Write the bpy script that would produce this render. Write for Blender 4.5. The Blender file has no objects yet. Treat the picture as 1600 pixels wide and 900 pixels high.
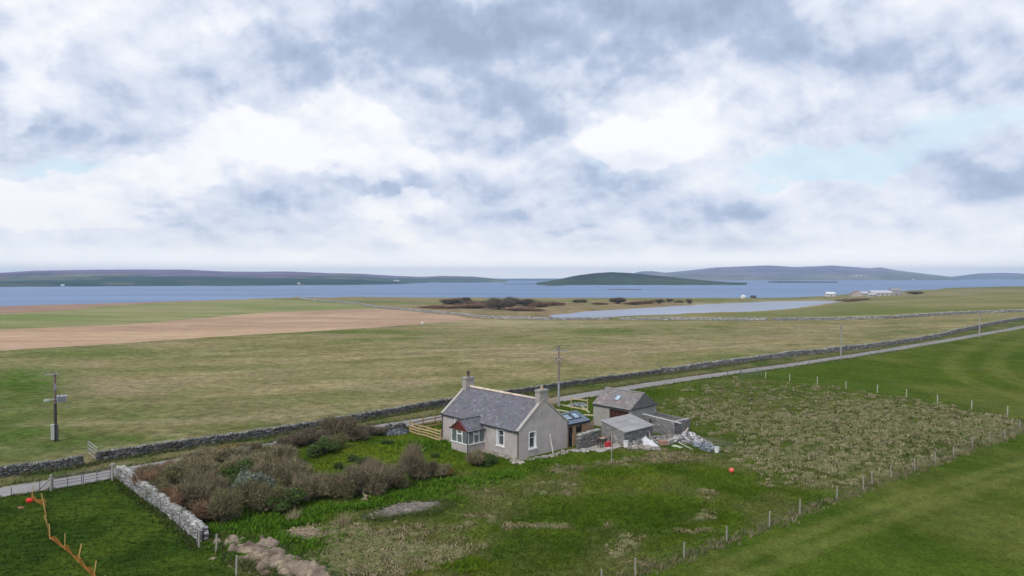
import bpy, math, random
import numpy as np
from mathutils import Vector, Matrix, geometry
R = math.radians
random.seed(7)
rng = np.random.default_rng(11)
SC = bpy.context.scene
COL = SC.collection

# ------------------------------------------------------------------ camera
CAM_H, F_PX, V_H = 17.0, 1070.0, 433.0
PITCH = math.atan((450 - V_H) / F_PX)
cam_d = bpy.data.cameras.new('camera')
cam_d.sensor_width = 36.0
cam_d.lens = 36.0 * F_PX / 1600.0
cam_d.clip_start = 0.5
cam_d.clip_end = 60000
cam = bpy.data.objects.new('camera', cam_d)
COL.objects.link(cam)
cam.location = (0, 0, CAM_H)
cam.rotation_euler = (math.pi / 2 - PITCH, 0, 0)
SC.camera = cam

# ------------------------------------------------------------------ node helper
class NT:
    def __init__(s, tree):
        s.t = tree; s.n = tree.nodes; s.l = tree.links
    def node(s, typ, **kw):
        n = s.n.new(typ)
        for k, v in kw.items(): setattr(n, k, v)
        return n
    def put(s, sock, v):
        if isinstance(v, bpy.types.NodeSocket): s.l.new(v, sock)
        elif v is not None: sock.default_value = v
    def m(s, op, a, b=None, c=None, clamp=False):
        n = s.node('ShaderNodeMath', operation=op, use_clamp=clamp)
        s.put(n.inputs[0], a)
        if b is not None: s.put(n.inputs[1], b)
        if c is not None: s.put(n.inputs[2], c)
        return n.outputs[0]
    def mix(s, f, a, b, blend='MIX'):
        n = s.node('ShaderNodeMix', data_type='RGBA', blend_type=blend)
        s.put(n.inputs[0], f)
        for i, c in ((6, a), (7, b)):
            s.put(n.inputs[i], (*c, 1) if isinstance(c, tuple) and len(c) == 3 else c)
        return n.outputs[2]
    def noise(s, vec, scale, detail=4, rough=0.55, dist=0.0, dim='3D'):
        n = s.node('ShaderNodeTexNoise', noise_dimensions=dim)
        s.put(n.inputs['Vector'], vec)
        n.inputs['Scale'].default_value = scale; n.inputs['Detail'].default_value = detail
        n.inputs['Roughness'].default_value = rough; n.inputs['Distortion'].default_value = dist
        return n.outputs['Fac']
    def rng(s, v, a, b, c=0.0, d=1.0, smooth=False):
        n = s.node('ShaderNodeMapRange')
        if smooth: n.interpolation_type = 'SMOOTHSTEP'
        s.put(n.inputs[0], v)
        for i, x in enumerate((a, b, c, d)): s.put(n.inputs[i + 1], x)
        return n.outputs[0]

# ------------------------------------------------------------------ world: sky with cloud
SUN_AZ, SUN_EL = R(215), R(46)      # azimuth clockwise from +Y, as a compass
world = bpy.data.worlds.new('World'); SC.world = world; world.use_nodes = True
w = NT(world.node_tree); w.n.clear()
tc = w.node('ShaderNodeTexCoord')
sep = w.node('ShaderNodeSeparateXYZ'); w.l.new(tc.outputs['Generated'], sep.inputs[0])
sx, sy, sz = sep.outputs
az = w.m('ARCTAN2', sx, sy)
el = w.m('ARCSINE', sz)
comb = w.node('ShaderNodeCombineXYZ')
w.put(comb.inputs[0], az); w.put(comb.inputs[1], w.m('MULTIPLY', w.m('POWER', w.m('ABSOLUTE', el), 0.85), 1.25)); 
cv = comb.outputs[0]
warp1 = w.noise(cv, 3.0, 5, 0.6)
mp = w.node('ShaderNodeMapping'); mp.inputs['Location'].default_value = (7.3, 2.1, 4.4); w.l.new(cv, mp.inputs[0])
warp2 = w.noise(mp.outputs[0], 3.4, 5, 0.6)
n_big = w.noise(cv, 3.4, 12, 0.52, 0.1)
n_fine = w.noise(mp.outputs[0], 11.0, 12, 0.56, 0.15)
n_dark = w.noise(mp.outputs[0], 2.8, 10, 0.50, 0.1)
n_w1 = w.noise(cv, 11.0, 8, 0.55)
n_w2 = w.noise(mp.outputs[0], 12.0, 8, 0.55)
mp3 = w.node('ShaderNodeMapping'); mp3.inputs['Location'].default_value = (3.1, 9.7, 1.4); mp3.inputs['Scale'].default_value = (1.0, 2.6, 1.0); w.l.new(cv, mp3.inputs[0])
n_low = w.noise(mp3.outputs[0], 8.0, 12, 0.60, 0.2)
azw = w.m('ADD', w.m('ADD', az, w.m('MULTIPLY', w.m('SUBTRACT', warp1, 0.5), 0.16)), w.m('MULTIPLY', w.m('SUBTRACT', n_w1, 0.5), 0.12))
elw = w.m('ADD', w.m('ADD', el, w.m('MULTIPLY', w.m('SUBTRACT', warp2, 0.5), 0.09)), w.m('MULTIPLY', w.m('SUBTRACT', n_w2, 0.5), 0.09))
def px_dir(u, v):
    x = (u - 800) / F_PX; y = -(v - 450) / F_PX
    dy = math.cos(PITCH) + y * math.sin(PITCH); dz = -math.sin(PITCH) + y * math.cos(PITCH)
    return math.atan2(x, dy), math.atan2(dz, math.hypot(x, dy))
def blobs(lst):
    acc = None
    for (u, v, ru, rv, amp) in lst:
        a0, e0 = px_dir(u, v)
        sa = ru / F_PX * math.cos(a0) ** 2; se = rv / F_PX * math.cos(a0)
        da = w.m('MULTIPLY', w.m('SUBTRACT', azw, a0), 1 / sa); de = w.m('MULTIPLY', w.m('SUBTRACT', elw, e0), 1 / se)
        q = w.m('ADD', w.m('MULTIPLY', da, da), w.m('MULTIPLY', de, de))
        g = w.m('MULTIPLY', w.m('EXPONENT', w.m('MULTIPLY', q, -1.0)), amp)
        acc = g if acc is None else w.m('ADD', acc, g)
    return acc
white = blobs([(520, 185, 130, 62, 1.0), (400, 225, 130, 40, .7), (250, 285, 110, 40, .75), (70, 300, 110, 35, .8), (620, 250, 120, 40, .5),
               (1110, 150, 70, 60, .7), (960, 200, 90, 45, .6), (640, 320, 90, 25, .8), (830, 330, 80, 22, .4), (350, 50, 150, 45, .5),
               (40, 70, 90, 80, .5), (20, 185, 60, 40, .6), (140, 345, 160, 22, .5), (1290, 215, 170, 50, .45), (1500, 90, 120, 50, .3), (1000, 240, 100, 30, .4),
               (700, 385, 260, 20, .35)])
dark = blobs([(810, 35, 240, 60, 1.4), (560, 110, 130, 45, .65), (150, 215, 150, 30, .6), (330, 160, 160, 50, .55), (1420, 40, 150, 40, .35),
              (590, 285, 130, 30, .85), (500, 325, 90, 22, .5), (1000, 60, 160, 60, .5), (860, 165, 90, 40, .7), (760, 150, 90, 40, .5), (1200, 225, 60, 24, .7),
              (1350, 100, 150, 40, .4), (950, 290, 120, 30, .45), (890, 365, 60, 8, .5), (1520, 270, 120, 40, .3), (1210, 60, 120, 40, .3),
              (250, 300, 130, 12, .4), (330, 355, 120, 8, .3), (1300, 320, 300, 30, .2)])
gap = blobs([(1290, 262, 120, 24, 1.5), (120, 262, 120, 18, 1.0), (950, 268, 30, 8, .5), (300, 395, 260, 18, .5), (1330, 400, 300, 20, .35), (1450, 210, 150, 40, .8), (60, 400, 120, 30, .3)])
C5 = lambda n: w.m('SUBTRACT', n, 0.5)
MUL = lambda a, k: w.m('MULTIPLY', a, k)
ADD = lambda *q: q[0] if len(q) == 1 else w.m('ADD', q[0], ADD(*q[1:]))
hz = w.rng(el, 0.0, 0.16, 1, 0, True)                     # toward the horizon the banks flatten into thin layers
mu = w.node('ShaderNodeMapping'); mu.inputs['Location'].default_value = (0.012, 0.045, 0.0); w.l.new(cv, mu.inputs[0])
n_up = w.noise(mu.outputs[0], 3.4, 12, 0.52, 0.1)
mu2 = w.node('ShaderNodeMapping'); mu2.inputs['Location'].default_value = (7.3 + .006, 2.1 + .020, 4.4); w.l.new(cv, mu2.inputs[0])
n_up2 = w.noise(mu2.outputs[0], 11.0, 12, 0.56, 0.15)
emb = ADD(MUL(w.m('SUBTRACT', n_big, n_up), 2.2), MUL(w.m('SUBTRACT', n_fine, n_up2), 0.9))     # lit tops, grey bases
edge = w.rng(ADD(MUL(white, 1.0), MUL(dark, -.25), MUL(C5(n_big), 1.5), MUL(C5(n_fine), 0.9), MUL(w.m('MULTIPLY', C5(n_low), hz), 2.6)), 0.34, 0.56, 0, 1, True)
lum = ADD(0.615, MUL(white, .15), MUL(dark, -.37), MUL(C5(n_dark), .10), MUL(C5(n_big), .16), MUL(C5(n_fine), .20), MUL(emb, .95), MUL(edge, .17), MUL(w.m('MULTIPLY', C5(n_low), hz), .7))
gf = w.rng(ADD(gap, MUL(C5(n_big), 1.3), MUL(C5(n_fine), .9), MUL(edge, -.25)), 0.25, 0.85, 0, 1, True)
sky = w.node('ShaderNodeTexSky', sky_type='NISHITA')
sky.sun_disc = False; sky.sun_elevation = SUN_EL; sky.sun_rotation = SUN_AZ; sky.air_density = 1.0; sky.dust_density = 1.5
cr = w.node('ShaderNodeValToRGB'); w.l.new(lum, cr.inputs[0]); e_ = cr.color_ramp.elements
for i, (p_, c_) in enumerate(((0.10, (.370, .450, .620)), (0.34, (.490, .575, .745)), (0.50, (.680, .745, .885)), (0.70, (.850, .880, .970)), (0.98, (1.02, 1.02, 1.03)))):
    el_ = e_[i] if i < 2 else e_.new(p_)
    el_.position = p_; el_.color = (*c_, 1)
cl = w.mix(MUL(gf, 0.65), cr.outputs[0], (0.64, 0.86, 0.98))
cl = w.mix(w.m('MULTIPLY', w.rng(el, 0.0, 0.085, 1, 0, True), 0.80), cl, (1.36, 1.32, 1.24))
cl = w.mix(w.m('MULTIPLY', w.rng(el, 0.0, 0.045, 1, 0, True), 0.65), cl, (1.9, 1.78, 1.62))
bg1 = w.node('ShaderNodeBackground'); w.l.new(sky.outputs[0], bg1.inputs[0]); bg1.inputs[1].default_value = 0.10
bg2 = w.node('ShaderNodeBackground'); w.l.new(cl, bg2.inputs[0]); bg2.inputs[1].default_value = 1.04
ms = w.node('ShaderNodeMixShader'); ms.inputs[0].default_value = 0.95
w.l.new(bg1.outputs[0], ms.inputs[1]); w.l.new(bg2.outputs[0], ms.inputs[2])
wo = w.node('ShaderNodeOutputWorld'); w.l.new(ms.outputs[0], wo.inputs[0])
# ------------------------------------------------------------------ sun (thin overcast, soft)
sun_d = bpy.data.lights.new('sun', 'SUN'); sun_d.energy = 2.1; sun_d.angle = R(8); sun_d.color = (1.0, 0.96, 0.90)
sun = bpy.data.objects.new('sun', sun_d); COL.objects.link(sun)
sdir = Vector((math.sin(SUN_AZ) * math.cos(SUN_EL), math.cos(SUN_AZ) * math.cos(SUN_EL), math.sin(SUN_EL)))
sun.rotation_euler = (-sdir).to_track_quat('-Z', 'Y').to_euler()
SC.view_settings.view_transform = 'Standard'; SC.view_settings.look = 'None'
SC.view_settings.exposure = 0.0; SC.view_settings.gamma = 1.0
SC.view_settings.use_curve_mapping = False
SC.cycles.volume_bounces = 0

# ------------------------------------------------------------------ numeric noise
def _hash(ix, iy, seed):
    h = (ix.astype(np.int64) * 374761393 + iy.astype(np.int64) * 668265263 + seed * 974634777) & 0xFFFFFFFF
    h = ((h ^ (h >> 13)) * 1274126177) & 0xFFFFFFFF
    h = h ^ (h >> 16)
    return (h & 0xFFFFFF) / float(0xFFFFFF)
def vnoise(x, y, seed=0):
    x = np.asarray(x, float); y = np.asarray(y, float)
    ix = np.floor(x); iy = np.floor(y); fx = x - ix; fy = y - iy
    fx = fx * fx * (3 - 2 * fx); fy = fy * fy * (3 - 2 * fy)
    a = _hash(ix, iy, seed); b = _hash(ix + 1, iy, seed); c = _hash(ix, iy + 1, seed); d = _hash(ix + 1, iy + 1, seed)
    return a + (b - a) * fx + (c - a) * fy + (a - b - c + d) * fx * fy
def fbm(x, y, scale, octv=4, seed=0, gain=0.5):
    s = 0; a = 1; t = 0
    for i in range(octv):
        s = s + a * vnoise(np.asarray(x) * scale + 17.3 * i, np.asarray(y) * scale - 9.1 * i, seed + i); t += a
        a *= gain; scale *= 2.03
    return s / t
def sstep(a, b, x):
    t = np.clip((np.asarray(x, float) - a) / (b - a), 0, 1); return t * t * (3 - 2 * t)

# ------------------------------------------------------------------ terrain height
ROW_Y = np.array([0, 130, 170, 260, 400, 560, 750, 950, 1400.])
COL_S = np.array([-1.3, -.748, -.374, 0, .374, .748, 1.3])
TAB = np.array([
    [0, 0, 0, 0, 0, 0, 0],
    [0, 0, 0, 0, 0, 0, 0],
    [-.3, -.4, -.6, -.8, -.4, 0, .2],
    [-1.2, -1.5, -2.2, -2.8, -2.0, 0, .6],
    [-3, -3.2, -4.2, -6.8, -6.6, -1.2, .6],
    [-4, -4, -5, -7.6, -7.8, -1.6, .6],
    [-5, -4.6, -5.2, -7.6, -7.6, 0.6, 2.4],
    [-6, -6, -6, -7.6, -7.2, 3.4, 4.6],
    [-8, -8, -8, -8, -8, 2, 3]])
def pip(px, py, poly):
    inside = np.zeros(np.shape(px), bool); n = len(poly); j = n - 1
    for i in range(n):
        xi, yi = poly[i][:2]; xj, yj = poly[j][:2]
        if yi != yj:
            c = ((yi > py) != (yj > py)) & (px < (xj - xi) * (py - yi) / (yj - yi) + xi)
            inside ^= c
        j = i
    return inside
def dist_poly(px, py, poly, closed=True):
    d = np.full(np.shape(px), 1e9); n = len(poly)
    for i in range(n if closed else n - 1):
        ax, ay = poly[i][:2]; bx, by = poly[(i + 1) % n][:2]
        vx, vy = bx - ax, by - ay; L = vx * vx + vy * vy + 1e-12
        t = np.clip(((px - ax) * vx + (py - ay) * vy) / L, 0, 1)
        d = np.minimum(d, np.hypot(px - ax - t * vx, py - ay - t * vy))
    return d
def smooth_interp(x, xs, ys):
    i = np.clip(np.searchsorted(xs, x) - 1, 0, len(xs) - 2)
    t = np.clip((x - xs[i]) / (xs[i + 1] - xs[i]), 0, 1)
    return i, t * t * (3 - 2 * t) * .5 + t * .5
def zplane(u, v, z):
    x = (u - 800) / F_PX; y = -(v - 450) / F_PX
    dy = math.cos(PITCH) + y * math.sin(PITCH); dz = -math.sin(PITCH) + y * math.cos(PITCH)
    t = (z - CAM_H) / dz
    return (x * t, dy * t)
SEA, LOCH = -9.0, -8.4
LOCH_POLY = [zplane(*p, LOCH) for p in [(878, 497), (884, 491), (915, 489), (940, 486), (990, 484), (1050, 480), (1130, 475), (1200, 472), (1313, 470), (1316, 472.5), (1255, 478), (1200, 484), (1130, 487), (1050, 491), (960, 495), (920, 498)]]
COAST_S = np.array([-1.3, -.748, -.6, -.374, -.14, .09, .374, .45, .56, .60, .75, 1.3])
COAST_Y = np.array([480, 480, 560, 715, 875, 835, 850, 880, 905, 1000, 1100, 1300.])
def H(x, y):
    x = np.asarray(x, float); y = np.asarray(y, float)
    yy = np.clip(y, 1, 1399)
    s = np.clip(x / np.maximum(yy, 20), -1.29, 1.29)
    i, ti = smooth_interp(yy, ROW_Y, None); j, tj = smooth_interp(s, COL_S, None)
    z = (TAB[i, j] * (1 - ti) + TAB[i + 1, j] * ti) * (1 - tj) + (TAB[i, j + 1] * (1 - ti) + TAB[i + 1, j + 1] * ti) * tj
    far = sstep(120, 300, y)
    z = z + (fbm(x, y, .012, 3, 5) - .5) * 1.4 * far * (1 - .5 * sstep(350, 500, y)) + (fbm(x, y, .06, 3, 9) - .5) * .25 * sstep(85, 140, y)
    dl = np.where(pip(x, y, LOCH_POLY), -1, 1) * dist_poly(x, y, LOCH_POLY)
    wob = (fbm(x, y, .05, 3, 21) - .5) * 12
    z = z - (z - (LOCH - 1.2)) * (1 - sstep(-8, 22, dl + wob))
    yc = np.interp(s, COAST_S, COAST_Y) + (fbm(x, y * 0, .01, 4, 33) - .5) * 60
    z = z + (-16 - z) * sstep(-10, 60, y - yc)
    return z
def bump(x, y):
    rough = (fbm(x, y, .35, 3, 41) - .5) * .34 + (fbm(x, y, 1.1, 2, 43) - .5) * .12
    return rough
_T = np.geomspace(25, 2500, 2600)
def P(u, v, dz=0.0):
    x = (u - 800) / F_PX; y = -(v - 450) / F_PX
    d = np.array([x, math.cos(PITCH) + y * math.sin(PITCH), -math.sin(PITCH) + y * math.cos(PITCH)])
    z = CAM_H + d[2] * _T; g = z - dz - H(d[0] * _T, d[1] * _T)
    k = np.argmax(g < 0)
    if g[k] >= 0: k = len(_T) - 1
    if k == 0: k = 1
    f = g[k - 1] / (g[k - 1] - g[k]); t = _T[k - 1] + (_T[k] - _T[k - 1]) * f
    return Vector((d[0] * t, d[1] * t, CAM_H + d[2] * t))
def PP(pts): return [tuple(P(*p))[:2] for p in pts]
def Hs(x, y): return float(H(np.array([x]), np.array([y]))[0])
def resample(path, step):
    out = []
    for (a, b) in zip(path[:-1], path[1:]):
        n = max(1, int(math.dist(a[:2], b[:2]) / step))
        for i in range(n): out.append((a[0] + (b[0] - a[0]) * i / n, a[1] + (b[1] - a[1]) * i / n))
    out.append(tuple(path[-1][:2])); return out
def smooth_path(path, it=2):
    for _ in range(it):
        q = [path[0]]
        for a, b in zip(path[:-1], path[1:]):
            q += [(a[0] * .75 + b[0] * .25, a[1] * .75 + b[1] * .25), (a[0] * .25 + b[0] * .75, a[1] * .25 + b[1] * .75)]
        q.append(path[-1]); path = q
    return path
def offset_path(path, d):
    out = []
    for i, p in enumerate(path):
        a = path[max(0, i - 1)]; b = path[min(len(path) - 1, i + 1)]
        tx, ty = b[0] - a[0], b[1] - a[1]; L = math.hypot(tx, ty) or 1
        out.append((p[0] - ty / L * d, p[1] + tx / L * d))
    return out

# ------------------------------------------------------------------ object helpers
def tag(o, label=None, cat=None, group=None, kind=None):
    if label: o['label'] = label
    if cat: o['category'] = cat
    if group: o['group'] = group
    if kind: o['kind'] = kind
    return o
def thing(name, label, cat, loc=(0, 0, 0), rz=0, group=None, scale=None):
    o = bpy.data.objects.new(name, None); COL.objects.link(o); o.empty_display_size = .3
    o.location = loc; o.rotation_euler = (0, 0, rz)
    if scale: o.scale = scale
    return tag(o, label, cat, group)
def link(name, me, parent=None, loc=None, rot=None, kind=None, label=None):
    o = bpy.data.objects.new(name, me); COL.objects.link(o); o.parent = parent
    if loc is not None: o.location = loc
    if rot is not None: o.rotation_euler = rot
    if kind: o['kind'] = kind
    if label: o['label'] = label
    return o
def np_mesh(name, V, Fc, mats, colors=None, smooth=False, nv=None, mi=None):
    """V (n,3); Fc (m,k) equal-sized faces; colors per face (m,3) or per vertex"""
    V = np.asarray(V, np.float32); Fc = np.asarray(Fc, np.int32); k = Fc.shape[1]
    me = bpy.data.meshes.new(name)
    me.vertices.add(len(V)); me.vertices.foreach_set('co', V.ravel())
    me.loops.add(Fc.size); me.loops.foreach_set('vertex_index', Fc.ravel())
    me.polygons.add(len(Fc)); me.polygons.foreach_set('loop_start', np.arange(0, Fc.size, k, dtype=np.int32))
    try: me.polygons.foreach_set('loop_total', np.full(len(Fc), k, dtype=np.int32))
    except Exception: pass
    if smooth: me.polygons.foreach_set('use_smooth', np.ones(len(Fc), bool))
    if mi is not None: me.polygons.foreach_set('material_index', np.asarray(mi, np.int32))
    for m_ in (mats if isinstance(mats, (list, tuple)) else [mats]): me.materials.append(m_)
    if colors is not None:
        colors = np.asarray(colors, np.float32)
        if len(colors) == len(V) and len(colors) != len(Fc):
            lc = colors[Fc.ravel()]
        else: lc = np.repeat(colors, k, axis=0)
        at = me.color_attributes.new('Col', 'FLOAT_COLOR', 'CORNER')
        rgba = np.ones((len(lc), 4), np.float32); rgba[:, :3] = lc
        at.data.foreach_set('color', rgba.ravel())
    me.update(calc_edges=True); me.validate()
    return me
class MB:
    """collects polygons of any size"""
    def __init__(s): s.v = []; s.f = []; s.c = []
    def poly(s, pts, col=(1, 1, 1)):
        b = len(s.v); s.v += [tuple(p) for p in pts]; s.f.append(tuple(range(b, b + len(pts)))); s.c.append(col)
    def box(s, x0, x1, y0, y1, z0, z1, col=(1, 1, 1), M=None):
        p = [(x, y, z) for z in (z0, z1) for (x, y) in ((x0, y0), (x1, y0), (x1, y1), (x0, y1))]
        if M is not None: p = [tuple(M @ Vector(q)) for q in p]
        b = len(s.v); s.v += p
        for f in ((3, 2, 1, 0), (4, 5, 6, 7), (0, 1, 5, 4), (1, 2, 6, 5), (2, 3, 7, 6), (3, 0, 4, 7)):
            s.f.append(tuple(b + i for i in f)); s.c.append(col)
    def beam(s, a, b_, wd, ht, col=(1, 1, 1), up=(0, 0, 1)):
        a = Vector(a); b_ = Vector(b_); d = (b_ - a); L = d.length; d.normalize()
        side = d.cross(Vector(up))
        if side.length < 1e-4: side = d.cross(Vector((1, 0, 0)))
        side.normalize(); upv = side.cross(d)
        M = Matrix(((d.x, side.x, upv.x, a.x), (d.y, side.y, upv.y, a.y), (d.z, side.z, upv.z, a.z), (0, 0, 0, 1)))
        s.box(0, L, -wd / 2, wd / 2, -ht / 2, ht / 2, col, M)
    def tube(s, a, b_, r0, r1, n=8, col=(1, 1, 1), caps=True):
        a = Vector(a); b_ = Vector(b_); d = (b_ - a).normalized()
        x = d.orthogonal().normalized(); y = d.cross(x)
        b = len(s.v)
        for c, r in ((a, r0), (b_, r1)):
            for i in range(n):
                t = 2 * math.pi * i / n; s.v.append(tuple(c + x * math.cos(t) * r + y * math.sin(t) * r))
        for i in range(n):
            j = (i + 1) % n; s.f.append((b + i, b + j, b + n + j, b + n + i)); s.c.append(col)
        if caps:
            s.f.append(tuple(b + n + i for i in range(n))); s.c.append(col)
            s.f.append(tuple(b + n - 1 - i for i in range(n))); s.c.append(col)
    def mesh(s, name, mt, bevel=0, smooth=False):
        me = bpy.data.meshes.new(name); me.from_pydata(s.v, [], s.f); me.materials.append(mt)
        at = me.color_attributes.new('Col', 'FLOAT_COLOR', 'CORNER')
        lc = []
        for f, c in zip(s.f, s.c): lc += [c[0], c[1], c[2], 1.0] * len(f)
        at.data.foreach_set('color', np.array(lc, np.float32))
        if smooth: me.polygons.foreach_set('use_smooth', np.ones(len(s.f), bool))
        me.update(); return me
    def build(s, name, mt, parent=None, kind=None, label=None, smooth=False, loc=None):
        return link(name, s.mesh(name, mt, smooth=smooth), parent, loc=loc, kind=kind, label=label)
def slab(mb, outer, holes, frame, th, col=(1, 1, 1)):
    """flat wall with openings. frame(a,b,t)->xyz; t=0 outer face, t=th inner"""
    loops = [outer] + holes
    tess = geometry.tessellate_polygon([[Vector((p[0], p[1], 0)) for p in l] for l in loops])
    flat = [p for l in loops for p in l]
    for t in (0, th):
        for tri in tess: mb.poly([frame(*flat[i], t) for i in tri], col)
    for l in loops:
        n = len(l)
        for i in range(n):
            a, b = l[i], l[(i + 1) % n]
            mb.poly([frame(*a, 0), frame(*b, 0), frame(*b, th), frame(*a, th)], col)

# ------------------------------------------------------------------ materials
def mat(name, rough=.85, spec=.25, metal=0.0, base=None, noise=(3.0, .25), fine=None, bump_s=0.0, bump_scale=20, stain=None, coords='Object'):
    """base colour comes from the Col attribute (times base) with procedural variation"""
    mt = bpy.data.materials.new(name); mt.use_nodes = True; t = NT(mt.node_tree); t.n.clear()
    out = t.node('ShaderNodeOutputMaterial'); b = t.node('ShaderNodeBsdfPrincipled'); t.l.new(b.outputs[0], out.inputs[0])
    at = t.node('ShaderNodeAttribute', attribute_name='Col'); c = at.outputs['Color']
    tcn = t.node('ShaderNodeTexCoord'); co = tcn.outputs[coords]
    if base: c = t.mix(1.0, c, base, 'MULTIPLY')
    if noise:
        n = t.noise(co, noise[0], 5, .6); f = t.rng(n, .25, .75, 1 - noise[1], 1 + noise[1])
        cc = t.node('ShaderNodeCombineColor')
        for i in range(3): t.put(cc.inputs[i], f)
        c = t.mix(1.0, c, cc.outputs[0], 'MULTIPLY')
    if fine:
        n = t.noise(co, fine[0], 3, .6); f = t.rng(n, .3, .7, 1 - fine[1], 1 + fine[1])
        cc = t.node('ShaderNodeCombineColor')
        for i in range(3): t.put(cc.inputs[i], f)
        c = t.mix(1.0, c, cc.outputs[0], 'MULTIPLY')
    if stain:
        n = t.noise(co, stain[0], 6, .65); c = t.mix(t.rng(n, .5, .68, 0, stain[1], True), c, stain[2])
    t.l.new(c, b.inputs['Base Color'])
    b.inputs['Roughness'].default_value = rough; b.inputs['Specular IOR Level'].default_value = spec; b.inputs['Metallic'].default_value = metal
    if bump_s:
        bp = t.node('ShaderNodeBump'); bp.inputs['Strength'].default_value = bump_s; bp.inputs['Distance'].default_value = .05
        t.l.new(t.noise(co, bump_scale, 4, .6), bp.inputs['Height']); t.l.new(bp.outputs[0], b.inputs['Normal'])
    return mt
M_ground = {}
def ground_mat(name, streak=None, n1=(.25, .18), n2=(1.6, .22), n3=(7.0, .2), bumpd=.12, hue=None):
    mt = bpy.data.materials.new(name); mt.use_nodes = True; t = NT(mt.node_tree); t.n.clear()
    out = t.node('ShaderNodeOutputMaterial'); b = t.node('ShaderNodeBsdfPrincipled'); t.l.new(b.outputs[0], out.inputs[0])
    c = t.node('ShaderNodeAttribute', attribute_name='Col').outputs['Color']
    co = t.node('ShaderNodeTexCoord').outputs['Object']
    hs = []
    def mul(c, f):
        cc = t.node('ShaderNodeCombineColor')
        for i in range(3): t.put(cc.inputs[i], f)
        return t.mix(1.0, c, cc.outputs[0], 'MULTIPLY')
    for (sc, am) in (n1, n2, n3):
        n = t.noise(co, sc, 4, .6); hs.append(n); c = mul(c, t.rng(n, .25, .75, 1 - am, 1 + am))
    if streak:
        ang, sx_, sy_, am = streak
        mp = t.node('ShaderNodeMapping'); mp.inputs['Rotation'].default_value = (0, 0, ang); t.l.new(co, mp.inputs[0])
        mp2 = t.node('ShaderNodeMapping'); mp2.inputs['Scale'].default_value = (sx_, sy_, 1); t.l.new(mp.outputs[0], mp2.inputs[0])
        n = t.noise(mp2.outputs[0], 1.0, 5, .65); c = mul(c, t.rng(n, .3, .7, 1 - am, 1 + am))
    if hue:
        n = t.noise(co, hue[0], 5, .62); c = t.mix(t.rng(n, hue[1], hue[2], 0, hue[3], True), c, hue[4])
    t.l.new(c, b.inputs['Base Color']); b.inputs['Roughness'].default_value = .95; b.inputs['Specular IOR Level'].default_value = .0
    bp = t.node('ShaderNodeBump'); bp.inputs['Strength'].default_value = .8; bp.inputs['Distance'].default_value = bumpd
    t.l.new(t.m('ADD', hs[1], hs[2]), bp.inputs['Height']); t.l.new(bp.outputs[0], b.inputs['Normal'])
    return mt

# ================================================================== GROUND
ROAD_C = smooth_path(PP([(-420, 838), (-200, 803), (0, 769), (100, 754), (180, 739.5), (320, 716.5), (430, 697.5), (544, 676), (688, 654), (780, 639), (876, 624), (960, 610), (1065, 593), (1195, 576), (1320, 558.3), (1427, 540.5), (1520, 525), (1600, 510.5), (1700, 493), (1850, 470)]), 2)
ROAD_W = 3.1
WALL_B = smooth_path(PP([(-420, 800), (-200, 774), (0, 745), (120, 728.5), (160, 720), (320, 696), (480, 672), (548, 660), (620, 647), (688, 635), (776, 622), (860, 609), (940, 597), (1060, 581), (1120, 573), (1220, 558.5), (1320, 548), (1427, 535), (1520, 514), (1600, 499), (1700, 485), (1850, 462)]), 1)
rd_l = offset_path(ROAD_C, ROAD_W / 2); rd_r = offset_path(ROAD_C, -ROAD_W / 2)
far_wall_px = [(420, 465.5), (480, 469), (560, 475), (590, 481), (640, 485.5), (705, 491), (760, 497), (860, 500), (950, 499.5), (1100, 500.5), (1200, 501), (1330, 499.5), (1400, 497.5), (1450, 494), (1530, 489.5), (1600, 487.5), (1800, 484)]
POLY = {}
POLY['road'] = rd_l + rd_r[::-1]
POLY['verge'] = WALL_B + ROAD_C[::-1]
plough_px = [(-500, 545), (-200, 526), (0, 514.5), (100, 511), (200, 507), (300, 498), (400, 489.5), (525, 484), (592, 482), (640, 486), (705, 492), (757, 499), (660, 506), (550, 514), (400, 522.5), (200, 536), (0, 548), (-200, 562), (-500, 590)]
POLY['ploughed_field'] = PP(plough_px)
POLY['grass_field'] = PP([(-500, 545), (-200, 526), (0, 514.5), (100, 511), (200, 507), (300, 498), (400, 489.5), (525, 484), (592, 482), (560, 475.5), (480, 470), (420, 466.5), (250, 473), (160, 478.5), (100, 485), (0, 490), (-200, 500), (-500, 520)])
POLY['far_ploughed_field'] = PP([(-500, 520), (-200, 500), (0, 490), (100, 485), (160, 478.5), (250, 473), (420, 466.5)]) + [(-260, 900), (-900, 800)]
POLY['stubble_field'] = PP([(757, 499), (860, 500.5), (950, 500), (1100, 501), (1200, 501.5), (1330, 500), (1400, 498), (1450, 494.5), (1530, 490), (1600, 488), (1800, 484.5)]) + WALL_B[::-1] + PP([(-500, 590), (-200, 562), (0, 548), (200, 536), (400, 522.5), (550, 514), (660, 506)])
marsh = PP([(640, 486), (705, 491.5), (757, 499), (860, 500.5), (950, 500), (960, 495), (900, 490), (950, 484), (1070, 478), (1060, 473), (950, 473), (880, 474), (800, 474), (700, 476), (640, 480)])
POLY['marsh'] = marsh
POLY['far_meadow'] = PP([(930, 500), (1100, 501), (1200, 501.5), (1330, 500), (1400, 498), (1450, 494.5), (1530, 490), (1600, 488), (1800, 484.5), (1900, 468), (1600, 456), (1450, 466), (1350, 473), (1250, 479), (1200, 485), (1050, 492), (960, 496)])
near_fence = [(900, 938), (992, 901), (1069, 873), (1135, 848), (1202, 821), (1250, 804), (1307, 780), (1392, 748.5), (1490, 713), (1570, 686), (1620, 663)]
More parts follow.
